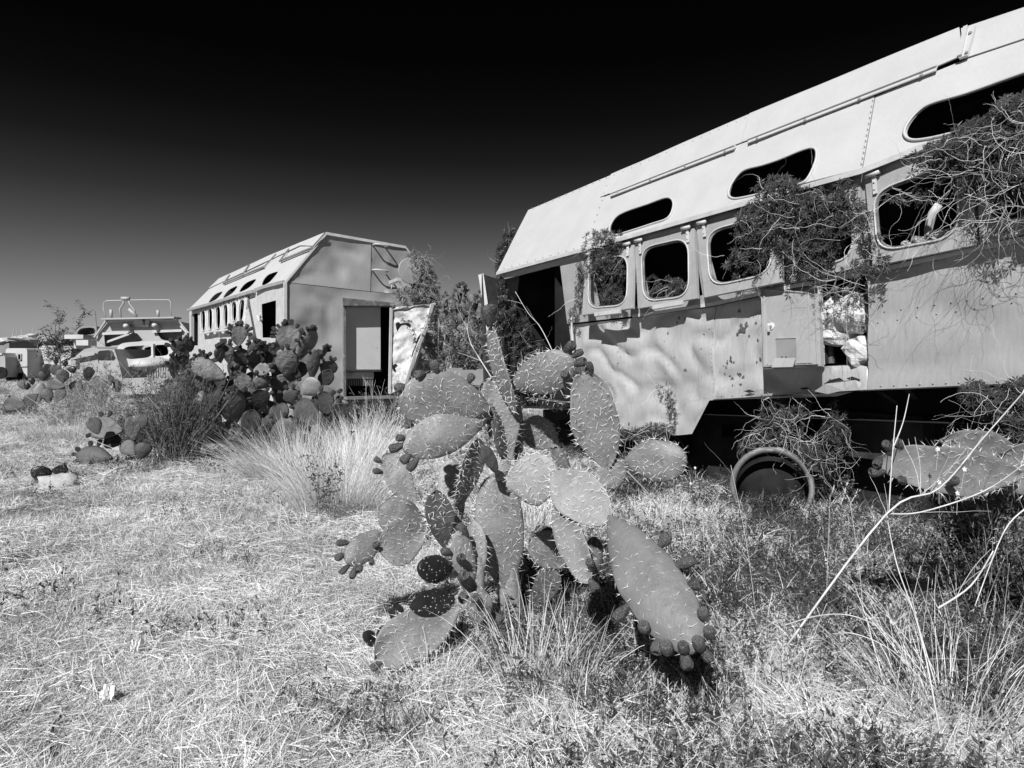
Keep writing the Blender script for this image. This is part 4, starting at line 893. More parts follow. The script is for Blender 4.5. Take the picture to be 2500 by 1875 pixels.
def mid_cactus():
    T = thing('prickly_pear_cactus', (-3.9, 10.6, 0), 'tall crowded prickly pear with fruit-studded pads beside the end-on trailer', 'cactus')
    L = [((704, 864), (704, 790), 54, 'padf', (.0, 1, 13)), ((582, 845), (582, 793), 38, 'padf', (0, 1, 9)), ((731, 878), (765, 802), 44, 'padf', (.0, .7, 8), 35), ((648, 867), (694, 842), 34, 'padk', None), ((662, 884), (645, 862), 26, 'padk', None),
      ((700, 920), (700, 850), 52, 'padf', None), ((761, 926), (768, 853), 32, 'padf', None, 20), ((775, 880), (795, 849), 22, 'padm', None, 50), ((790, 915), (812, 880), 40, 'padm', (0, .6, 4), 20), ((783, 948), (807, 902), 34, 'padm', None), ((738, 962), (778, 930), 46, 'padl', (.6, 1, 3)),
      ((775, 957), (829, 964), 38, 'padf', None), ((651, 938), (727, 928), 42, 'padf', (.1, .6, 3)), ((618, 950), (652, 918), 36, 'padf', None), ((668, 972), (726, 955), 32, 'padm', None), ((775, 1035), (722, 978), 54, 'padm', None), ((613, 905), (618, 856), 26, 'padf', None, 20),
      ((640, 930), (620, 862), 40, 'padm', None), ((595, 895), (588, 850), 40, 'padm', (.2, 1, 4)), ((550, 925), (466, 884), 50, 'padf', None), ((560, 950), (592, 884), 46, 'padm', None, 45), ((517, 955), (478, 920), 34, 'padf', (.3, .9, 4)),
      ((574, 1036), (566, 950), 60, 'padf', (-.1, 1.1, 17)), ((524, 1028), (480, 980), 32, 'padf', None), ((622, 978), (580, 914), 40, 'padf', (.0, .5, 4)), ((590, 1052), (668, 1026), 52, 'padm', (0, .8, 4)), ((500, 1070), (590, 1045), 50, 'padm', None), ((646, 858), (642, 838), 24, 'padf', (0, 1, 7)),
      ((538, 885), (534, 845), 26, 'padf', (.3, 1, 5), 20), ((465, 858), (460, 826), 24, 'padm', (0, .8, 3)), ((440, 870), (436, 828), 34, 'padm', (0, 1, 5)), ((425, 925), (422, 866), 24, 'padf', None, 10), ((560, 880), (548, 838), 30, 'padf', (.2, 1, 6)), ((500, 905), (492, 860), 34, 'padf', (0, 1, 6)),
      ((610, 870), (628, 835), 28, 'padf', (0, 1, 7)), ((680, 900), (655, 880), 28, 'padk', None), ((720, 990), (700, 950), 36, 'padm', None), ((640, 1000), (628, 950), 44, 'padm', (0, 1, 5)), ((690, 1030), (676, 985), 46, 'padm', None), ((540, 1000), (520, 950), 44, 'padm', (0, 1, 5)), ((600, 1060), (620, 1000), 44, 'padm', None),
      ((470, 960), (462, 910), 40, 'padm', (0, 1, 5)), ((745, 1030), (760, 975), 44, 'padm', None), ((800, 1010), (785, 955), 44, 'padm', None), ((825, 1015), (838, 985), 40, 'padm', None), ((660, 1060), (720, 1030), 44, 'padm', None), ((530, 1060), (508, 1005), 40, 'padm', None), ((480, 1020), (450, 970), 40, 'padm', None), ((440, 980), (400, 940), 40, 'padf', None), ((620, 905), (660, 900), 30, 'padf', (0, 1, 4)), ((448, 905), (445, 868), 30, 'padf', (0, 1, 5))]
    for i, e in enumerate(L):
        D = 10.3+(.0 if e[3] in ('padf', 'padl') else .35)+rnd(-.15, .15)-(max(0, e[0][1]-960)*.012); turn = e[5] if len(e) > 5 else rnd(-15, 15)
        pad(T, e[0], e[1], e[2]*1.08, D, D-rnd(.0, .25), turn, e[3], rim=e[4] or (.1, .9, random.choice((0, 2, 3, 5))), th=.022, far=True, fs=.085, spn=0, k=1.24)
    poly = [(440, 900), (520, 860), (600, 860), (700, 880), (790, 930), (835, 1000), (800, 1050), (600, 1085), (470, 1070), (430, 980)]; k = 0
    while k < 60:
        x, y = rnd(430, 840), rnd(850, 1085)
        if not inside((x, y), poly): continue
        k += 1; an = rnd(-.9, .9); l = rnd(28, 44); D = rnd(10.7, 11.1)
        pad(T, (x-math.sin(an)*l*.5, y+math.cos(an)*l*.7), (x+math.sin(an)*l*.5, y-math.cos(an)*l*.7), rnd(30, 42), D, D+rnd(-.2, .2), rnd(-50, 50), random.choice(('padf', 'padm', 'padm')), rim=(0, 1, random.randint(2, 5)) if k % 3 == 0 else None, th=.028, far=True, fs=.085, k=1.24)
    m = MB()
    for x in (480, 560, 640, 710, 770): m.tube([U(x, 1090, 10.4), U(x+rnd(-10, 10), 1020, 10.5), U(x+rnd(-15, 15), 950, 10.6)], [.09, .08, .06], 8)
    m.build('trunk', M['bark'], T, True)
mid_cactus()
def left_cacti():
    T = thing('prickly_pear_cactus', U(110, 1000, 17), 'loose prickly pear below the white caravans, left of the van body', 'cactus')
    for e in [((160, 942), (116, 936), 26, 'padf'), ((95, 982), (98, 936), 24, 'padl'), ((152, 936), (152, 901), 26, 'padf'), ((62, 986), (12, 988), 32, 'padm'), ((92, 962), (62, 985), 26, 'padm'), ((138, 982), (156, 944), 22, 'padf'), ((66, 952), (66, 934), 14, 'padk'), ((79, 940), (78, 922), 12, 'padk'), ((118, 916), (115, 888), 22, 'padk'), ((137, 892), (135, 874), 10, 'padk'),
              ((160, 896), (158, 880), 12, 'padk'), ((165, 902), (186, 902), 16, 'padk'), ((130, 915), (140, 890), 22, 'padm'), ((245, 955), (236, 918), 34, 'padf'), ((215, 930), (218, 895), 22, 'padk'), ((105, 930), (108, 905), 24, 'padm'), ((60, 950), (48, 930), 16, 'padm'), ((290, 960), (283, 925), 16, 'padm'), ((120, 985), (112, 948), 24, 'padm'), ((190, 960), (182, 930), 26, 'padf'), ((270, 940), (262, 915), 22, 'padf')]:
        pad(T, e[0], e[1], e[2]*1.1, 15+rnd(-.3, .3), None, rnd(-20, 20), e[3], th=.03, far=True, rim=(0, 1, 2) if random.random() < .3 else None, fs=.08)
    T = thing('prickly_pear_cactus', U(250, 1130, 9.5), 'low shaded prickly pear with one broad pale pad, left of the twiggy shrub', 'cactus')
    for e in [((300, 1052), (222, 1042), 54, 'padf'), ((300, 1080), (255, 1075), 36, 'padk'), ((325, 1075), (322, 1015), 34, 'padf'), ((275, 1120), (186, 1108), 46, 'padm'), ((330, 1110), (300, 1080), 34, 'padm'), ((290, 1170), (250, 1150), 40, 'padm'), ((240, 1060), (222, 1020), 30, 'padm'), ((250, 1190), (200, 1150), 36, 'padk'), ((340, 1050), (350, 1010), 30, 'padm'), ((345, 1120), (352, 1080), 36, 'padm'), ((205, 1178), (196, 1150), 26, 'padk')]:
        pad(T, e[0], e[1], e[2]*1.1, 8.6+rnd(-.2, .2), None, rnd(-15, 15), e[3], th=.026, far=True, rim=(.2, 1.1, 5) if e[2] > 40 else None, fs=.08)
    T = thing('prickly_pear_cactus', U(110, 1195, 7.4), 'tiny dark prickly pear sprouting behind the pale stone at far left', 'cactus')
    for e in [((95, 1176), (103, 1138), 42, 'padk'), ((148, 1162), (146, 1136), 32, 'padk'), ((158, 1160), (156, 1130), 12, 'padk'), ((82, 1200), (86, 1168), 16, 'padk')]:
        pad(T, e[0], e[1], e[2]*1.05, 7.45+rnd(-.1, .1), None, 0, 'padk', th=.02, far=True)
    T = thing('prickly_pear_cactus', U(1130, 960, 17), 'tall prickly pear standing in the gap between the two trailers', 'cactus')
    zz = lambda x, y: (1000+x/4.88, 580+y/4.88)
    for x, y, w_, h_, mt, rm in ((545, 890, 105, 270, 'padm', 0), (650, 850, 95, 160, 'padf', 0), (740, 740, 90, 150, 'padf', 0), (600, 680, 60, 220, 'padf', 5), (665, 680, 45, 180, 'padf', 4), (830, 860, 110, 160, 'padf', 6), (500, 700, 50, 110, 'padf', 0), (440, 900, 85, 200, 'padf', 3), (460, 1030, 90, 190, 'padl', 0), (395, 1110, 70, 110, 'padl', 0),
                          (680, 965, 70, 110, 'padf', 0), (830, 1060, 100, 170, 'padf', 0), (740, 900, 80, 110, 'padl', 0), (565, 790, 50, 130, 'padf', 0), (400, 780, 70, 120, 'padf', 3), (780, 780, 80, 110, 'padf', 4), (850, 700, 70, 80, 'padf', 4), (540, 1000, 120, 180, 'padm', 0), (620, 960, 90, 150, 'padf', 0), (900, 960, 100, 160, 'padm', 0), (700, 820, 80, 120, 'padm', 3), (530, 660, 20, 180, 'padf', 0), (620, 600, 30, 60, 'padf', 4), (380, 950, 80, 160, 'padf', 2), (760, 1010, 90, 140, 'padf', 3)):
        pad(T, zz(x+rnd(-10, 10), y+h_/2), zz(x, y-h_/2), w_/4.88*1.1, 16.5+rnd(-.5, .5), None, rnd(-20, 20), mt, th=.05, far=True, rim=(0, 1, rm) if rm else None, fs=.11)
    m = MB()
    for x in (1095, 1135, 1165): m.tube([U(x, 970, 16.6), U(x+4, 900, 16.6), U(x, 800, 16.6)], [.15, .13, .1], 8)
    m.build('trunk', M['bark'], T, True)
left_cacti()

# ------------------------------------------------------------------ vines, shrubs
def leaf(m, c, nrm, size, n=None, wd=.26):
    nrm = nrm.normalized(); x = nrm.orthogonal().normalized(); x = Quaternion(nrm, rnd(0, 6.28)) @ x; n = n or random.choice((5, 5, 6, 7))
    for i in range(n):
        d = Quaternion(nrm, (i-(n-1)/2)*2*PI*.8/n) @ x; l = size*rnd(.75, 1.1)*(1-.2*abs(i-(n-1)/2)/n); sd = nrm.cross(d)*l*wd*.5; dr = -nrm*l*.12
        m.quad(c, c+d*l*.5+sd+dr*.2, c+d*l+dr*1.4, c+d*l*.5-sd+dr*.2)
def walk(m, p, d, n, step, r, wob=.5, g=(0, 0, -.03), k=3):
    pts = [p]; d = d.normalized(); G = V(g)
    for i in range(n):
        d = (d+V((rnd(-1, 1), rnd(-1, 1), rnd(-1, 1)))*wob+G).normalized(); p = p+d*step; pts.append(p)
    m.tube(pts, [r*(1-.6*i/n) for i in range(n+1)], k, cap=False); return pts
def vine(label, blobs, q0, q1, nleaf, nstem, lsize=.045, P=PB, mt='leaf', nrm=None, stemlen=16, step=.03):
    nrm = nrm or NB; b0 = blobs[0]; base = P(b0[0], b0[1], q0); T = thing('climbing_vine', base, label, 'vine')
    m = MB(); wts = [b[2]*b[3] for b in blobs]
    def pick():
        b = random.choices(blobs, wts)[0]
        while True:
            x, y = rnd(-1, 1), rnd(-1, 1)
            if x*x+y*y < 1: break
        rr = (x*x+y*y)**.5; edge = .15*noise.noise(V((b[0]*.1, math.atan2(y, x)*2, 0)))
        dep = math.sqrt(max(0, 1-rr*rr)); return b[0]+x*b[2]*(1+edge), b[1]+y*b[3]*(1+edge), dep
    for i in range(nleaf):
        x, y, dep = pick(); q = q1+(q0-q1)*(dep*.7+rnd(0, .3)) if random.random() < .7 else rnd(min(q0, q1), max(q0, q1))
        leaf(m, P(x, y, q), (nrm*1.3+V((rnd(-1, 1), rnd(-1, 1), rnd(-.2, 1.2)))*.9), lsize*rnd(.7, 1.3))
    m.build('leaves', M[mt], T, False, 'stuff')
    m = MB()
    for i in range(nstem):
        x, y, dep = pick(); q = q0+rnd(-.03, .05); walk(m, P(x, y, q), V((rnd(-1, 1), rnd(-1, 1), rnd(-1, .5))), stemlen, step, rnd(.0010, .0020), .40)
    m.build('stems', M['stem'], T, False, 'stuff'); return T
vine('leafy vine spilling from the first window at the left end of the near trailer', [(1465, 610, 48, 50), (1440, 650, 35, 60), (1488, 665, 40, 70), (1490, 590, 40, 30), (1415, 700, 13, 60), (1400, 770, 14, 30), (1500, 735, 40, 25)], -.18, .1, 850, 18, lsize=.05)
vine('dense vine hanging over the third and fourth windows of the near trailer', [(1860, 560, 75, 80), (1925, 500, 90, 60), (1990, 540, 90, 90), (1830, 640, 60, 50), (1960, 620, 90, 60), (2060, 500, 40, 70), (1900, 460, 60, 30)], -.26, .1, 1450, 50, lsize=.055)
vine('big tangled vine with bare pale runners at the upper right of the near trailer', [(2430, 340, 100, 60), (2500, 300, 90, 70), (2360, 375, 90, 50), (2470, 410, 90, 70), (2300, 370, 50, 26), (2560, 400, 100, 120), (2250, 385, 30, 18)], -.36, .0, 2300, 120, lsize=.055, stemlen=20, step=.022)
vine('loose pale runners looping over the last window at the right edge', [(2400, 470, 60, 60), (2460, 520, 50, 50), (2340, 440, 60, 40)], -.3, -.12, 60, 46, lsize=.05, stemlen=28, step=.026)
vine('thin runners with few leaves crossing the fifth window', [(2130, 600, 26, 40), (2110, 560, 20, 60), (2150, 640, 20, 30), (2090, 660, 40, 25), (1990, 665, 40, 22), (2230, 480, 70, 20)], -.2, -.05, 170, 30, stemlen=20)
vine('wiry vine trailing over the hatch and the open side compartment', [(2020, 715, 40, 40), (2060, 760, 45, 50), (2080, 720, 35, 30), (2090, 690, 28, 30)], -.26, -.12, 70, 26, lsize=.035, stemlen=18)
vine('short leafy vine growing inside the second window', [(1620, 712, 50, 14), (1650, 700, 30, 18), (1635, 700, 40, 22)], .02, .2, 260, 10)
vine('vine climbing the skirt above the rusted bottom edge', [(1635, 980, 12, 30), (1620, 950, 20, 16), (1642, 1015, 12, 24)], -.08, .0, 90, 8, lsize=.03)
vine('pale wiry vine hanging below the skirt over the loose wheel rim', [(1880, 1020, 34, 60), (1900, 1050, 50, 60), (1930, 1010, 50, 60), (1860, 1090, 60, 40), (2040, 1050, 35, 70), (1980, 1120, 60, 50), (1770, 1180, 40, 20)], -.02, .3, 1500, 130, lsize=.04, step=.022)
vine('dark vine heap under the near trailer at the right edge', [(2440, 990, 70, 50), (2380, 960, 40, 30), (2480, 1040, 60, 60), (2500, 960, 60, 40)], -.25, .2, 1100, 30)
vine('small vine on the rusted lower edge left of the wheel arch', [(1600, 1050, 50, 18), (1570, 1060, 60, 20), (1500, 1062, 40, 18)], -.1, .05, 420, 30, lsize=.035)
PE = lambda x, y, q: pe.hit(x, y, -q)
vine('grey vine climbing the far upper corner of the end-on trailer', [(1030, 660, 26, 45), (1045, 700, 28, 45), (1012, 635, 18, 24), (1005, 715, 40, 16), (1058, 745, 18, 40)], -.35, .1, 1300, 110, lsize=.05, P=PE, mt='leafl', nrm=NE)
PG = lambda x, y, q: U(x, y, 10.9+q)
vine('leafy vine behind the far end of the near trailer roof', [(1245, 585, 20, 34), (1228, 620, 18, 36), (1220, 650, 12, 30)], .3, .9, 900, 10, lsize=.055, P=PG)
vine('dark vine curtain beside the open door of the near trailer', [(1235, 780, 28, 60), (1270, 830, 30, 60), (1225, 730, 16, 60), (1290, 880, 40, 50)], -.5, .2, 1500, 20, lsize=.055, P=PG)
def shrub(label, c, rx, rz, ry, nleaf, nstem, lmat='weed', smat='stemd', name='shrub', ls=.03, spread=.8, lw=.5, sr=.006):
    T = thing(name, (c.x, c.y, 0), label, 'shrub'); m = MB(); tips = []
    for i in range(nstem):
        p = V((c.x+rnd(-.35, .35)*rx, c.y+rnd(-.35, .35)*ry, gz(c.x, c.y))); d = V((rnd(-1, 1)*spread*rx/rz, rnd(-1, 1)*spread*ry/rz*.6, 1)); n = 12
        pts = walk(m, p, d, n, rz*rnd(.5, 1.15)/n*1.15, sr*rnd(.6, 1.3), .12, (0, 0, .0)); tips += pts[3:]
        for j in range(2):
            q = random.choice(pts[3:]); pp = walk(m, q, d+V((rnd(-1, 1), rnd(-1, 1), .3)), 6, rz*.05, sr*.5, .2, (0, 0, 0)); tips += pp[1:]
    m.build('stems', M[smat], T, False, 'stuff'); m = MB()
    for i in range(nleaf):
        q = random.choice(tips)+V((rnd(-1, 1), rnd(-1, 1), rnd(-1, 1)))*.05; leaf(m, q, V((rnd(-1, 1), rnd(-1, 1), rnd(0, 1.5))), ls*rnd(.6, 1.3), random.choice((1, 2, 3)), lw)
    m.build('leaves', M[lmat], T, False, 'stuff'); return T
shrub('twiggy upright shrub with fine dark leaves in front of the crowded cactus', U(435, 1125, 8.9), .60, 1.02, .5, 4300, 170, ls=.032)
shrub('pale thin-stemmed shrub in front of the old truck', U(300, 1060, 11.5), .9, .95, .6, 1300, 70, smat='stem', lmat='leafl', ls=.035, sr=.004)
shrub('tangled pale weeds standing in front of the truck in profile', U(215, 985, 17), 1.3, 1.1, .6, 1900, 110, smat='stem', lmat='leafl', ls=.06)
shrub('leafy hedge-like bush filling the gap between the trailers', U(1150, 985, 13.5), .9, 1.9, .7, 9000, 160, lmat='leafl', ls=.07)
shrub('weedy bush under the near trailer behind the loose rim', U(2010, 1190, 6.4), .6, .5, .4, 2600, 80, lmat='leafl', smat='stem', ls=.035)
shrub('pale dry scrub between the low shaded cactus and the caravans', U(150, 1015, 13.5), 1.1, .6, .7, 1500, 130, smat='stem', lmat='leafl', ls=.035, sr=.004)
shrub('dark scrubby weeds left of the twiggy shrub', U(345, 1060, 10.5), .8, .55, .5, 2400, 120, lmat='weed', ls=.035, sr=.004)
shrub('low scrub at the left edge under the grey truck', U(30, 975, 16.5), 1.3, .5, .6, 1300, 90, smat='stem', lmat='leafl', ls=.05, sr=.005)
shrub('green weeds half covering the loose wheel rim', U(1890, 1265, 5.75), .38, .2, .2, 900, 50, lmat='weed', ls=.028, sr=.002)
shrub('low mixed weeds growing at the foot of the crowded cactus', U(650, 1105, 9.7), 1.0, .42, .3, 2600, 130, smat='stem', lmat='leafl', ls=.03, sr=.004)
shrub('airy weeds standing at the sill of the end-on trailer', U(930, 1040, 11.2), .9, .8, .3, 1300, 60, smat='stem', lmat='leafl', ls=.03)
shrub('dark weeds sprouting below the left end of the near trailer', U(1560, 1190, 6.9), .5, .42, .4, 1500, 60, lmat='weed', ls=.035)
shrub('tall dark weeds along the right edge under the level cactus pads', U(2420, 1420, 3.6), .45, .75, .4, 2300, 70, lmat='weed', ls=.03, sr=.003)
shrub('thin dark weed beside the big grass clump', U(800, 1270, 5.7), .2, .55, .2, 260, 12, lmat='weed', ls=.03, sr=.003)
def thorn_tree():
    T = thing('thorn_tree', U(145, 960, 30), 'small bare thorn tree against the sky in front of the white caravans', 'tree'); m = MB(); base = U(145, 935, 30); tips = []
    pts = walk(m, base, V((0, 0, 1)), 8, .22, .07, .1, (0, 0, 0), 6)
    for i in range(16):
        q = random.choice(pts[4:]); p2 = walk(m, q, V((rnd(-1, 1), rnd(-.6, .6), rnd(.1, .7))), 8, rnd(.12, .26), .03, .25, (0, 0, 0), 4); tips += p2[2:]
        for j in range(3): p3 = walk(m, random.choice(p2), V((rnd(-1, 1), rnd(-.5, .5), rnd(0, .8))), 5, .12, .014, .3, (0, 0, 0)); tips += p3
    m.build('trunk', M['stemd'], T); m = MB()
    for i in range(1900): leaf(m, random.choice(tips)+V((rnd(-1, 1), rnd(-1, 1), rnd(-1, 1)))*.12, V((rnd(-1, 1), rnd(-1, 1), 1)), rnd(.06, .12), 2, .5)
    m.build('crown', M['leaf'], T, False, 'stuff')
thorn_tree()

# ------------------------------------------------------------------ grass (points and small tufts in one mesh, spread by geometry nodes)
def blade(m, p, d, l, wd, droop, seg=3):
    s = d.cross(V((0, 0, 1))); s = s.normalized() if s.length > .01 else V((1, 0, 0)); s = Quaternion(d, rnd(-1.2, 1.2)) @ s; n0 = len(m.v); q = p.copy(); d = d.copy()
    for i in range(seg+1):
        t = i/seg; ww = wd*(1-t)**.7*.5+.0002; m.v += [q-s*ww, q+s*ww]; q = q+d*(l/seg); d = (d+V((0, 0, -droop/seg))+V((rnd(-.1, .1), rnd(-.1, .1), 0))).normalized()
    for i in range(seg): a = n0+2*i; m.f.append((a, a+1, a+3, a+2))
def tuft(n, rad, l0, l1, wd, tilt, droop, z0=0):
    m = MB()
    for i in range(n):
        an = rnd(0, 2*PI); r = rad*math.sqrt(random.random()); a2 = an+rnd(-1.2, 1.2); d = V((math.cos(a2)*tilt*rnd(.3, 1), math.sin(a2)*tilt*rnd(.3, 1), rnd(.45, 1))).normalized()
        blade(m, V((math.cos(an)*r, math.sin(an)*r, z0-.005)), d, rnd(l0, l1), wd*rnd(.7, 1.3), droop*rnd(.4, 1.5), 2 if l1 < .12 else 3)
    return m
def weedpatch():
    m = MB()
    for i in range(9):
        an = rnd(0, 2*PI); r = .15*math.sqrt(random.random()); p = V((math.cos(an)*r, math.sin(an)*r, -.005)); h = rnd(.05, .17)
        d = V((rnd(-.5, .5), rnd(-.5, .5), 1)).normalized(); pts = walk(m, p, d, 4, h/4, .0016, .12, (0, 0, 0))
        for j in range(9):
            q = pts[1+j % 4]+V((rnd(-1, 1), rnd(-1, 1), rnd(-1, 1)))*.008; dd = V((rnd(-1, 1), rnd(-1, 1), rnd(-.1, 1))).normalized(); l = rnd(.014, .034); sd = dd.orthogonal().normalized(); sd = (Quaternion(dd, rnd(0, 6)) @ sd)*l*.17
            m.quad(q, q+dd*l*.45+sd, q+dd*l, q+dd*l*.45-sd)
    for i in range(10):
        an = rnd(0, 2*PI); r = .15*math.sqrt(random.random()); blade(m, V((math.cos(an)*r, math.sin(an)*r, 0)), V((rnd(-.7, .7), rnd(-.7, .7), 1)).normalized(), rnd(.06, .16), .004, .5, 3)
    return m
def litter(n, rad, l0, l1, wd):
    m = MB()
    for i in range(n):
        an = rnd(0, 2*PI); r = rad*math.sqrt(random.random()); a2 = rnd(0, 2*PI); d = V((math.cos(a2), math.sin(a2), rnd(-.05, .3))).normalized(); l = rnd(l0, l1)
        blade(m, V((math.cos(an)*r, math.sin(an)*r, rnd(.004, .03))), d, l, wd*rnd(.7, 1.3), .15, 2)
    return m
def scatter(name, label, tufts, pts, mt):
    """pts: list of (x, y, z, yaw, scale, tilt)"""
    vs = []; fs = []; grp = []
    for k, t in enumerate(tufts):
        n0 = len(vs); vs += [tuple(p) for p in t.v]; fs += [tuple(n0+i for i in f) for f in t.f]; grp += [k]*len(t.f)
    nt_ = len(vs); P = np.array(pts, dtype=np.float32); allv = vs+[tuple(map(float, p[:3])) for p in P]
    me = bpy.data.meshes.new(name); me.from_pydata(allv, [], fs); me.materials.append(mt)
    n = len(allv)
    a = me.attributes.new('is_pt', 'BOOLEAN', 'POINT'); a.data.foreach_set('value', [False]*nt_+[True]*len(P))
    a = me.attributes.new('scl', 'FLOAT', 'POINT'); a.data.foreach_set('value', [1.0]*nt_+[float(x) for x in P[:, 4]])
    a = me.attributes.new('pick', 'INT', 'POINT'); a.data.foreach_set('value', [0]*nt_+[random.randrange(len(tufts)) for _ in P])
    rot = np.zeros((n, 3), dtype=np.float32); rot[nt_:, 0] = P[:, 5]; rot[nt_:, 2] = P[:, 3]
    a = me.attributes.new('rot', 'FLOAT_VECTOR', 'POINT'); a.data.foreach_set('vector', rot.ravel())
    a = me.attributes.new('grp', 'INT', 'FACE'); a.data.foreach_set('value', grp); me.update()
    o = bpy.data.objects.new(name, me); C.objects.link(o); tag(o, label, None, None, 'stuff')
    g = bpy.data.node_groups.new(name, 'GeometryNodeTree'); g.interface.new_socket('Geometry', in_out='INPUT', socket_type='NodeSocketGeometry'); g.interface.new_socket('Geometry', in_out='OUTPUT', socket_type='NodeSocketGeometry')
    N = g.nodes; I = N.new('NodeGroupInput'); Oo = N.new('NodeGroupOutput'); Lk = g.links
    def attr(nm, ty): q = N.new('GeometryNodeInputNamedAttribute'); q.data_type = ty; q.inputs['Name'].default_value = nm; return q.outputs['Attribute']
    sp = N.new('GeometryNodeSeparateGeometry'); sp.domain = 'POINT'; Lk.new(I.outputs[0], sp.inputs[0]); Lk.new(attr('is_pt', 'BOOLEAN'), sp.inputs['Selection'])
    si = N.new('GeometryNodeSplitToInstances'); si.domain = 'FACE'; Lk.new(sp.outputs['Inverted'], si.inputs[0]); Lk.new(attr('grp', 'INT'), si.inputs['Group ID'])
    ip = N.new('GeometryNodeInstanceOnPoints'); Lk.new(sp.outputs['Selection'], ip.inputs['Points']); Lk.new(si.outputs[0], ip.inputs['Instance']); ip.inputs['Pick Instance'].default_value = True
    Lk.new(attr('pick', 'INT'), ip.inputs['Instance Index']); Lk.new(attr('scl', 'FLOAT'), ip.inputs['Scale'])
    er = N.new('FunctionNodeEulerToRotation'); Lk.new(attr('rot', 'FLOAT_VECTOR'), er.inputs[0]); Lk.new(er.outputs[0], ip.inputs['Rotation'])
    Lk.new(ip.outputs[0], Oo.inputs[0]); md = o.modifiers.new('scatter', 'NODES'); md.node_group = g; return o
def wedge(n, D0, D1, amax, keep, sc, pw=.35, a0=None, amin=None):
    out = []; amin = -amax*1.2 if amin is None else amin
    while len(out) < n:
        a = rnd(amin, amax); D = math.exp(rnd(math.log(D0), math.log(D1))); x = a*D; px = CX+a*F
        if not keep(px, D, x): continue
        out.append((x, D, gz(x, D), rnd(0, 2*PI), sc*rnd(.65, 1.35)*max(1, D/4)**pw, rnd(-.25, .25)))
    return out
def under(x, D):   # footprint of the near trailer
    q = V((x-2.09, D-7)); s = q.x*.522-q.y*.853; i = q.x*.853+q.y*.522; return i > .25 and i < 2.9 and s > -4.4
def leftfoot(x, D): q = V((x+4.02, D-12)); return 0 < q.x*.793+q.y*.608 < 3.1 and 0 < -q.x*.608+q.y*.793 < 7.3
def shade(px, D): return 1120 < px < 1560+(4-D)*110 and 2.75+max(0, 1350-px)*.002 < D < 4.0
nz_ = lambda x, y, s, k: noise.noise(V((x*s, y*s, k)))
def kd(px, D, x): return not under(x, D) and not leftfoot(x, D) and random.random() < (.75+.6*nz_(x, D, .9, 2))*(.6 if px > 1300 and D < 8 else 1)*(.35 if shade(px, D) else 1)
scatter('dry_grass', 'short matted dry grass covering the open ground', [tuft(150, .21, .02, .085, .0026, 1.0, 1.0) for _ in range(8)], wedge(14500, 1.25, 45, 1.25, kd, 1.0, .42), M['grass'])
scatter('straw_litter', 'bleached straw lying flat between the grass', [litter(130, .23, .03, .12, .0026) for _ in range(6)], wedge(5400, 1.25, 25, 1.25, kd, 1.0, .4), M['grassb'])
def kt(px, D, x):
    if under(x, D) or leftfoot(x, D): return False
    v = .10+.5*max(0, nz_(x, D, .7, 5))
    if px > 1350 and D < 7: v += .22
    if px < 900 and D < 6: v *= .45
    if shade(px, D): v *= .15
    return random.random() < v
scatter('tall_dry_grass', 'taller bleached grass in loose drifts', [tuft(34, .16, .08, .22, .0024, 1.2, 1.3) for _ in range(6)], wedge(3700, 1.4, 22, 1.25, kt, 1.0, .2), M['grassb'])
def kw(px, D, x):
    if leftfoot(x, D): return False
    v = .02
    if px > 1280 and D < 8.5: v = .42+.9*nz_(x, D, 1.1, 9)
    if px > 1700 and 3.4 < D < 7: v += .2
    if under(x, D): v = .5
    if shade(px, D): v = .3
    if D < 2.9 and px < 2050: v *= .25
    if 300 < px < 900 and 8 < D < 13: v = .5
    if 900 < px < 1350 and 5 < D < 12: v = .2
    if px < 1000 and D < 6: v = .22*max(0, nz_(x, D, 1.3, 4)-.15)
    return random.random() < v
scatter('green_weeds', 'low dark weeds, thickest along the near trailer and the right foreground', [weedpatch() for _ in range(8)], wedge(3300, 1.5, 14, 1.25, kw, 1.0, .15), M['weed'])
def clump(label, c, n, h, rad, tilt, mt='grassb', wd=.0038, droop=.9, lean=(0, 0)):
    m = MB(); b = V((c.x, c.y, gz(c.x, c.y)))
    for i in range(n):
        an = rnd(0, 2*PI); r = rad*math.sqrt(random.random()); a2 = an+rnd(-.8, .8); tl = tilt*(.2+r/rad)
        d = V((math.cos(a2)*tl*rnd(.4, 1)+lean[0], math.sin(a2)*tl*rnd(.4, 1)+lean[1], 1)).normalized(); blade(m, b+V((math.cos(an)*r, math.sin(an)*r, -.01)), d, h*rnd(.5, 1.15), wd*rnd(.7, 1.3), droop*rnd(.3, 1.4), 5)
    return tag(m.build('grass_clump', M[mt], None, origin=b), label, 'grass clump', 'grass clumps')
clump('largest bright fountain of dry grass, left of the foreground cactus', U(830, 1235, 6.4), 1700, .78, .42, .8)
clump('bright dry grass clump leaning left in front of the crowded cactus', U(690, 1160, 8.1), 1000, .75, .45, .9, lean=(-.3, 0))
clump('bright dry grass clump below the sill of the end-on trailer', U(880, 1085, 9.5), 700, .75, .35, .6)
clump('thin dry grass clump in front of the cactus trunk', U(1290, 1660, 2.95), 110, .42, .16, .6, wd=.0034)
clump('dry grass clump left of the long fruiting pad', U(1390, 1690, 2.85), 90, .42, .12, .7, wd=.0034)
clump('dry grass clump half covering the lowest left cactus pad', U(1060, 1660, 2.9), 240, .24, .2, .8, wd=.0034, droop=1.4)
clump('dry grass clump with long stalks in the lower right corner', U(2330, 1760, 2.62), 260, .55, .25, .9, wd=.0034)
clump('pale grass clump left of the twiggy shrub', U(190, 1060, 12), 700, .5, .8, .7)
clump('dry grass clump behind the black young cactus pads', U(1290, 1230, 5.4), 500, .5, .4, .7)
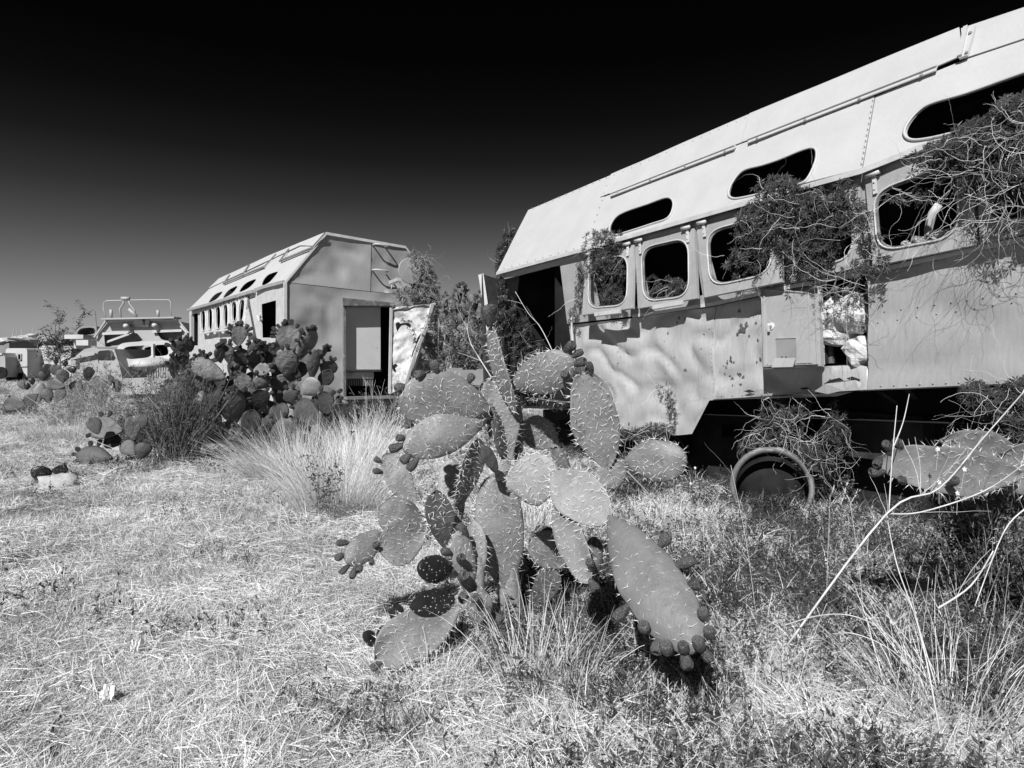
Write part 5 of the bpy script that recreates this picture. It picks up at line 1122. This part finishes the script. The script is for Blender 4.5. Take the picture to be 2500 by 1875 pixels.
# long dry stalks
def stalk(label, pts, r, twigs=0, name='dry_stalk', mt='stem'):
    P3 = [U(*p) for p in pts]; m = MB(); sm = []
    for i in range(len(P3)-1):
        a, b, c, d = P3[max(0, i-1)], P3[i], P3[i+1], P3[min(len(P3)-1, i+2)]
        for k in range(5): t = k/5; sm.append(.5*((2*b)+(c-a)*t+(2*a-5*b+4*c-d)*t*t+(3*b-a-3*c+d)*t**3))
    sm.append(P3[-1]); n = len(sm); m.tube(sm, [r*(1-.5*i/n) for i in range(n)], 6)
    for i in range(twigs): q = random.choice(sm[n//3:]); walk(m, q, (sm[-1]-sm[0]).normalized()+V((rnd(-.7, .7), rnd(-.4, .4), rnd(-.5, .5))), 8, .03, r*.4, .12, (0, 0, 0))
    return tag(m.build(name, M[mt], None, True, origin=P3[0]), label, 'dry stalk', 'dry stalks')
stalk('thickest pale dry stalk, slanting from the weeds up to the right edge', [(1922, 1575, 2.72), (2165, 1254, 2.75), (2292, 1193, 2.75), (2400, 1070, 2.7), (2510, 945, 2.6)], .0046, 7)
stalk('dry stalk branching left along the foot of the thick slanting stalk', [(2165, 1254, 2.76), (2250, 1250, 2.8), (2400, 1200, 2.8), (2505, 1130, 2.7)], .004, 2)
stalk('thin upright dry stalk rising past the level cactus pads', [(2170, 1250, 2.9), (2178, 1120, 2.95), (2190, 990, 3.0)], .003, 0)
stalk('thin upright dry stalk just right of the one before the level pads', [(2182, 1090, 3.0), (2205, 1030, 3.05), (2220, 962, 3.1)], .003, 0)
stalk('straight pale straw crossing the lower right corner steeply', [(2310, 1875, 2.3), (2250, 1560, 2.45), (2190, 1380, 2.7), (2165, 1260, 2.8)], .0032, 4)
stalk('short pale stalk leaning right above the corner straw', [(2290, 1485, 2.7), (2370, 1430, 2.72), (2425, 1345, 2.7)], .0045, 1)
stalk('low arched straw in the lower right foreground', [(1905, 1530, 2.75), (2000, 1503, 2.6), (2090, 1506, 2.5), (2180, 1560, 2.5), (2290, 1690, 2.4)], .0028, 1)
stalk('second low arched straw below the first one', [(2030, 1548, 2.6), (2090, 1548, 2.5), (2180, 1590, 2.45), (2270, 1680, 2.4)], .0024, 0)
stalk('long straw running down the far right side', [(2505, 1240, 2.6), (2450, 1300, 2.6), (2380, 1480, 2.5)], .003, 1)
stalk('dark curved stem arching right from the level pad of the central cactus', [(1530, 1150, 3.4), (1590, 1215, 3.35), (1625, 1290, 3.35), (1640, 1345, 3.4)], .004, 0, mt='stemd')
stalk('forked pale twig in front of the open trailer door', [(1355, 870, 8.8), (1320, 800, 8.9), (1290, 765, 8.9), (1258, 712, 9)], .006, 2)
stalk('pale bent twig beside the tall arm of the central cactus', [(1205, 930, 6.5), (1180, 890, 6.5), (1150, 840, 6.6), (1140, 800, 6.6)], .007, 4)
stalk('pale leaning twig in the twiggy shrub, tallest to the left', [(395, 1010, 8.4), (330, 930, 8.5), (262, 850, 8.6), (232, 830, 8.6)], .003, 8, mt='stemd')
stalk('long fallen stalk sloping across the grass at far left', [(290, 1100, 8), (180, 1050, 9), (60, 965, 10), (-20, 935, 10.5)], .0022, 3)
ORD = ('first', 'second', 'third', 'fourth', 'fifth', 'sixth', 'seventh', 'eighth', 'ninth', 'tenth', 'eleventh', 'last')
for i in range(12):
    x = 1850+i*54+rnd(-15, 15); y = rnd(1450, 1800); D = 1.35*F/(y-HY)*1.0; dx = rnd(-90, 90); h_ = rnd(150, 380)
    stalk('thin bleached straw standing in the right foreground weeds, %s of twelve from the left' % ORD[i], [(x, y, D), (x+dx*.4, y-h_*.5, D+.03), (x+dx, y-h_, D+rnd(-.1, .1))], .0016, 1)
# leaning straws round the right side: arcs
# ------------------------------------------------------------------ stones, paper, flowers
def stone(px, py, r, sc, seed, label, mt='stone', D=None, cat='stone', name='stone'):
    D = D or H*F/(py-HY); c = U(px, py, D); c.z = gz(c.x, c.y)+r*sc[2]*.35; m = MB(); lump(m, c, r, sc, seed, 12, 8, .28); tag(m.build(name, M[mt], None, mt == 'stone', origin=c), label, cat)
stone(140, 1195, .22, (1.15, .7, .5), 3, 'pale flat stone at the foot of the tiny dark cactus, far left')
stone(572, 1188, .07, (1.6, .8, .5), 5, 'small white stone in the grass beyond the left foreground')
stone(1490, 1182, .06, (1.4, .8, .6), 6, 'little white pebble right of the dark curved stem')
stone(556, 1360, .045, (1.2, 1, .7), 8, 'small round stone below the big grass fountain')
stone(62, 1572, .022, (1.6, 1, .7), 9, 'single dark-edged pebble near the left edge')
stone(348, 1288, .03, (1.2, 1, .9), 10, 'tiny white pebble in the middle of the left grass')
stone(1900, 1722, .10, (1.7, .8, .25), 12, 'flat white stone showing through weeds in the bottom right', D=2.72)
stone(760, 1478, .03, (1.3, 1, .8), 13, 'small grey pebble between the grass and the black young pads')
def paper(px, py, w_, label, seed):
    D = H*F/(py-HY); c = U(px, py, D); c.z = gz(c.x, c.y)+.05; m = MB(); n = 9
    for i in range(n):
        for j in range(6):
            u = i/(n-1)-.5; v = j/5-.5; e = (1-.5*abs(u)*2*abs(noise.noise(V((u*4, seed, 0)))))
            m.v.append(c+V((u*w_, v*w_*.55*e+.03*noise.noise(V((u*5, seed, 2))), .05*noise.noise(V((u*4, v*4, seed)))+.03*v+.02)))
    for i in range(n-1):
        for j in range(5): a = i*6+j; m.f.append((a, a+6, a+7, a+1))
    tag(m.build('paper_scrap', M['paper'], None, False, origin=c), label, 'paper')
paper(262, 1716, .055, 'crumpled white paper scrap lying in the lower left grass', 2)
paper(332, 1600, .05, 'torn white paper half buried in grass above the lower left scrap', 7)
def flower(px, py, D, label):
    c = U(px, py, D); m = MB()
    for i in range(5): d = Quaternion(V((0, -1, .3)), i*2*PI/5) @ V((0, .3, 1)); s = d.cross(V((0, -1, 0))).normalized()*.006; m.quad(c, c+d*.006+s*.6, c+d*.011, c+d*.006-s*.6)
    m.tube([c, c-V((rnd(-.02, .02), -.02, .1))], .001, 3); tag(m.build('flower', M['petal'], None, origin=c), label, 'flower', 'small white flowers')
for px, py, D, lb in ((1725, 1244, 5.0, 'small white five-petalled flower in the weeds left of the wheel rim'), (2290, 1096, 3.05, 'white flower in front of the level pad, highest of the three'), (2355, 1146, 3.0, 'white flower in front of the level pad, furthest right'), (2293, 1177, 3.0, 'white flower at the lower edge of the level pad'), (1697, 1142, 5.4, 'white flower just right of the level pad of the central cactus'), (2338, 1204, 3.0, 'white flower hanging below the level pad on the right'), (1686, 1180, 5.4, 'white flower low beside the wheel arch')):
    flower(px, py, D, lb)
# black cable in the grass, bottom left
pts = [U(x, y, H*F/(y-HY))+V((0, 0, .02)) for x, y in ((128, 1860), (124, 1820), (130, 1785), (150, 1760))]; m = MB(); m.tube(pts, .006, 6); tag(m.build('cable', M['black'], None, True, origin=pts[0]), 'short length of black cable in the bottom left grass', 'cable')
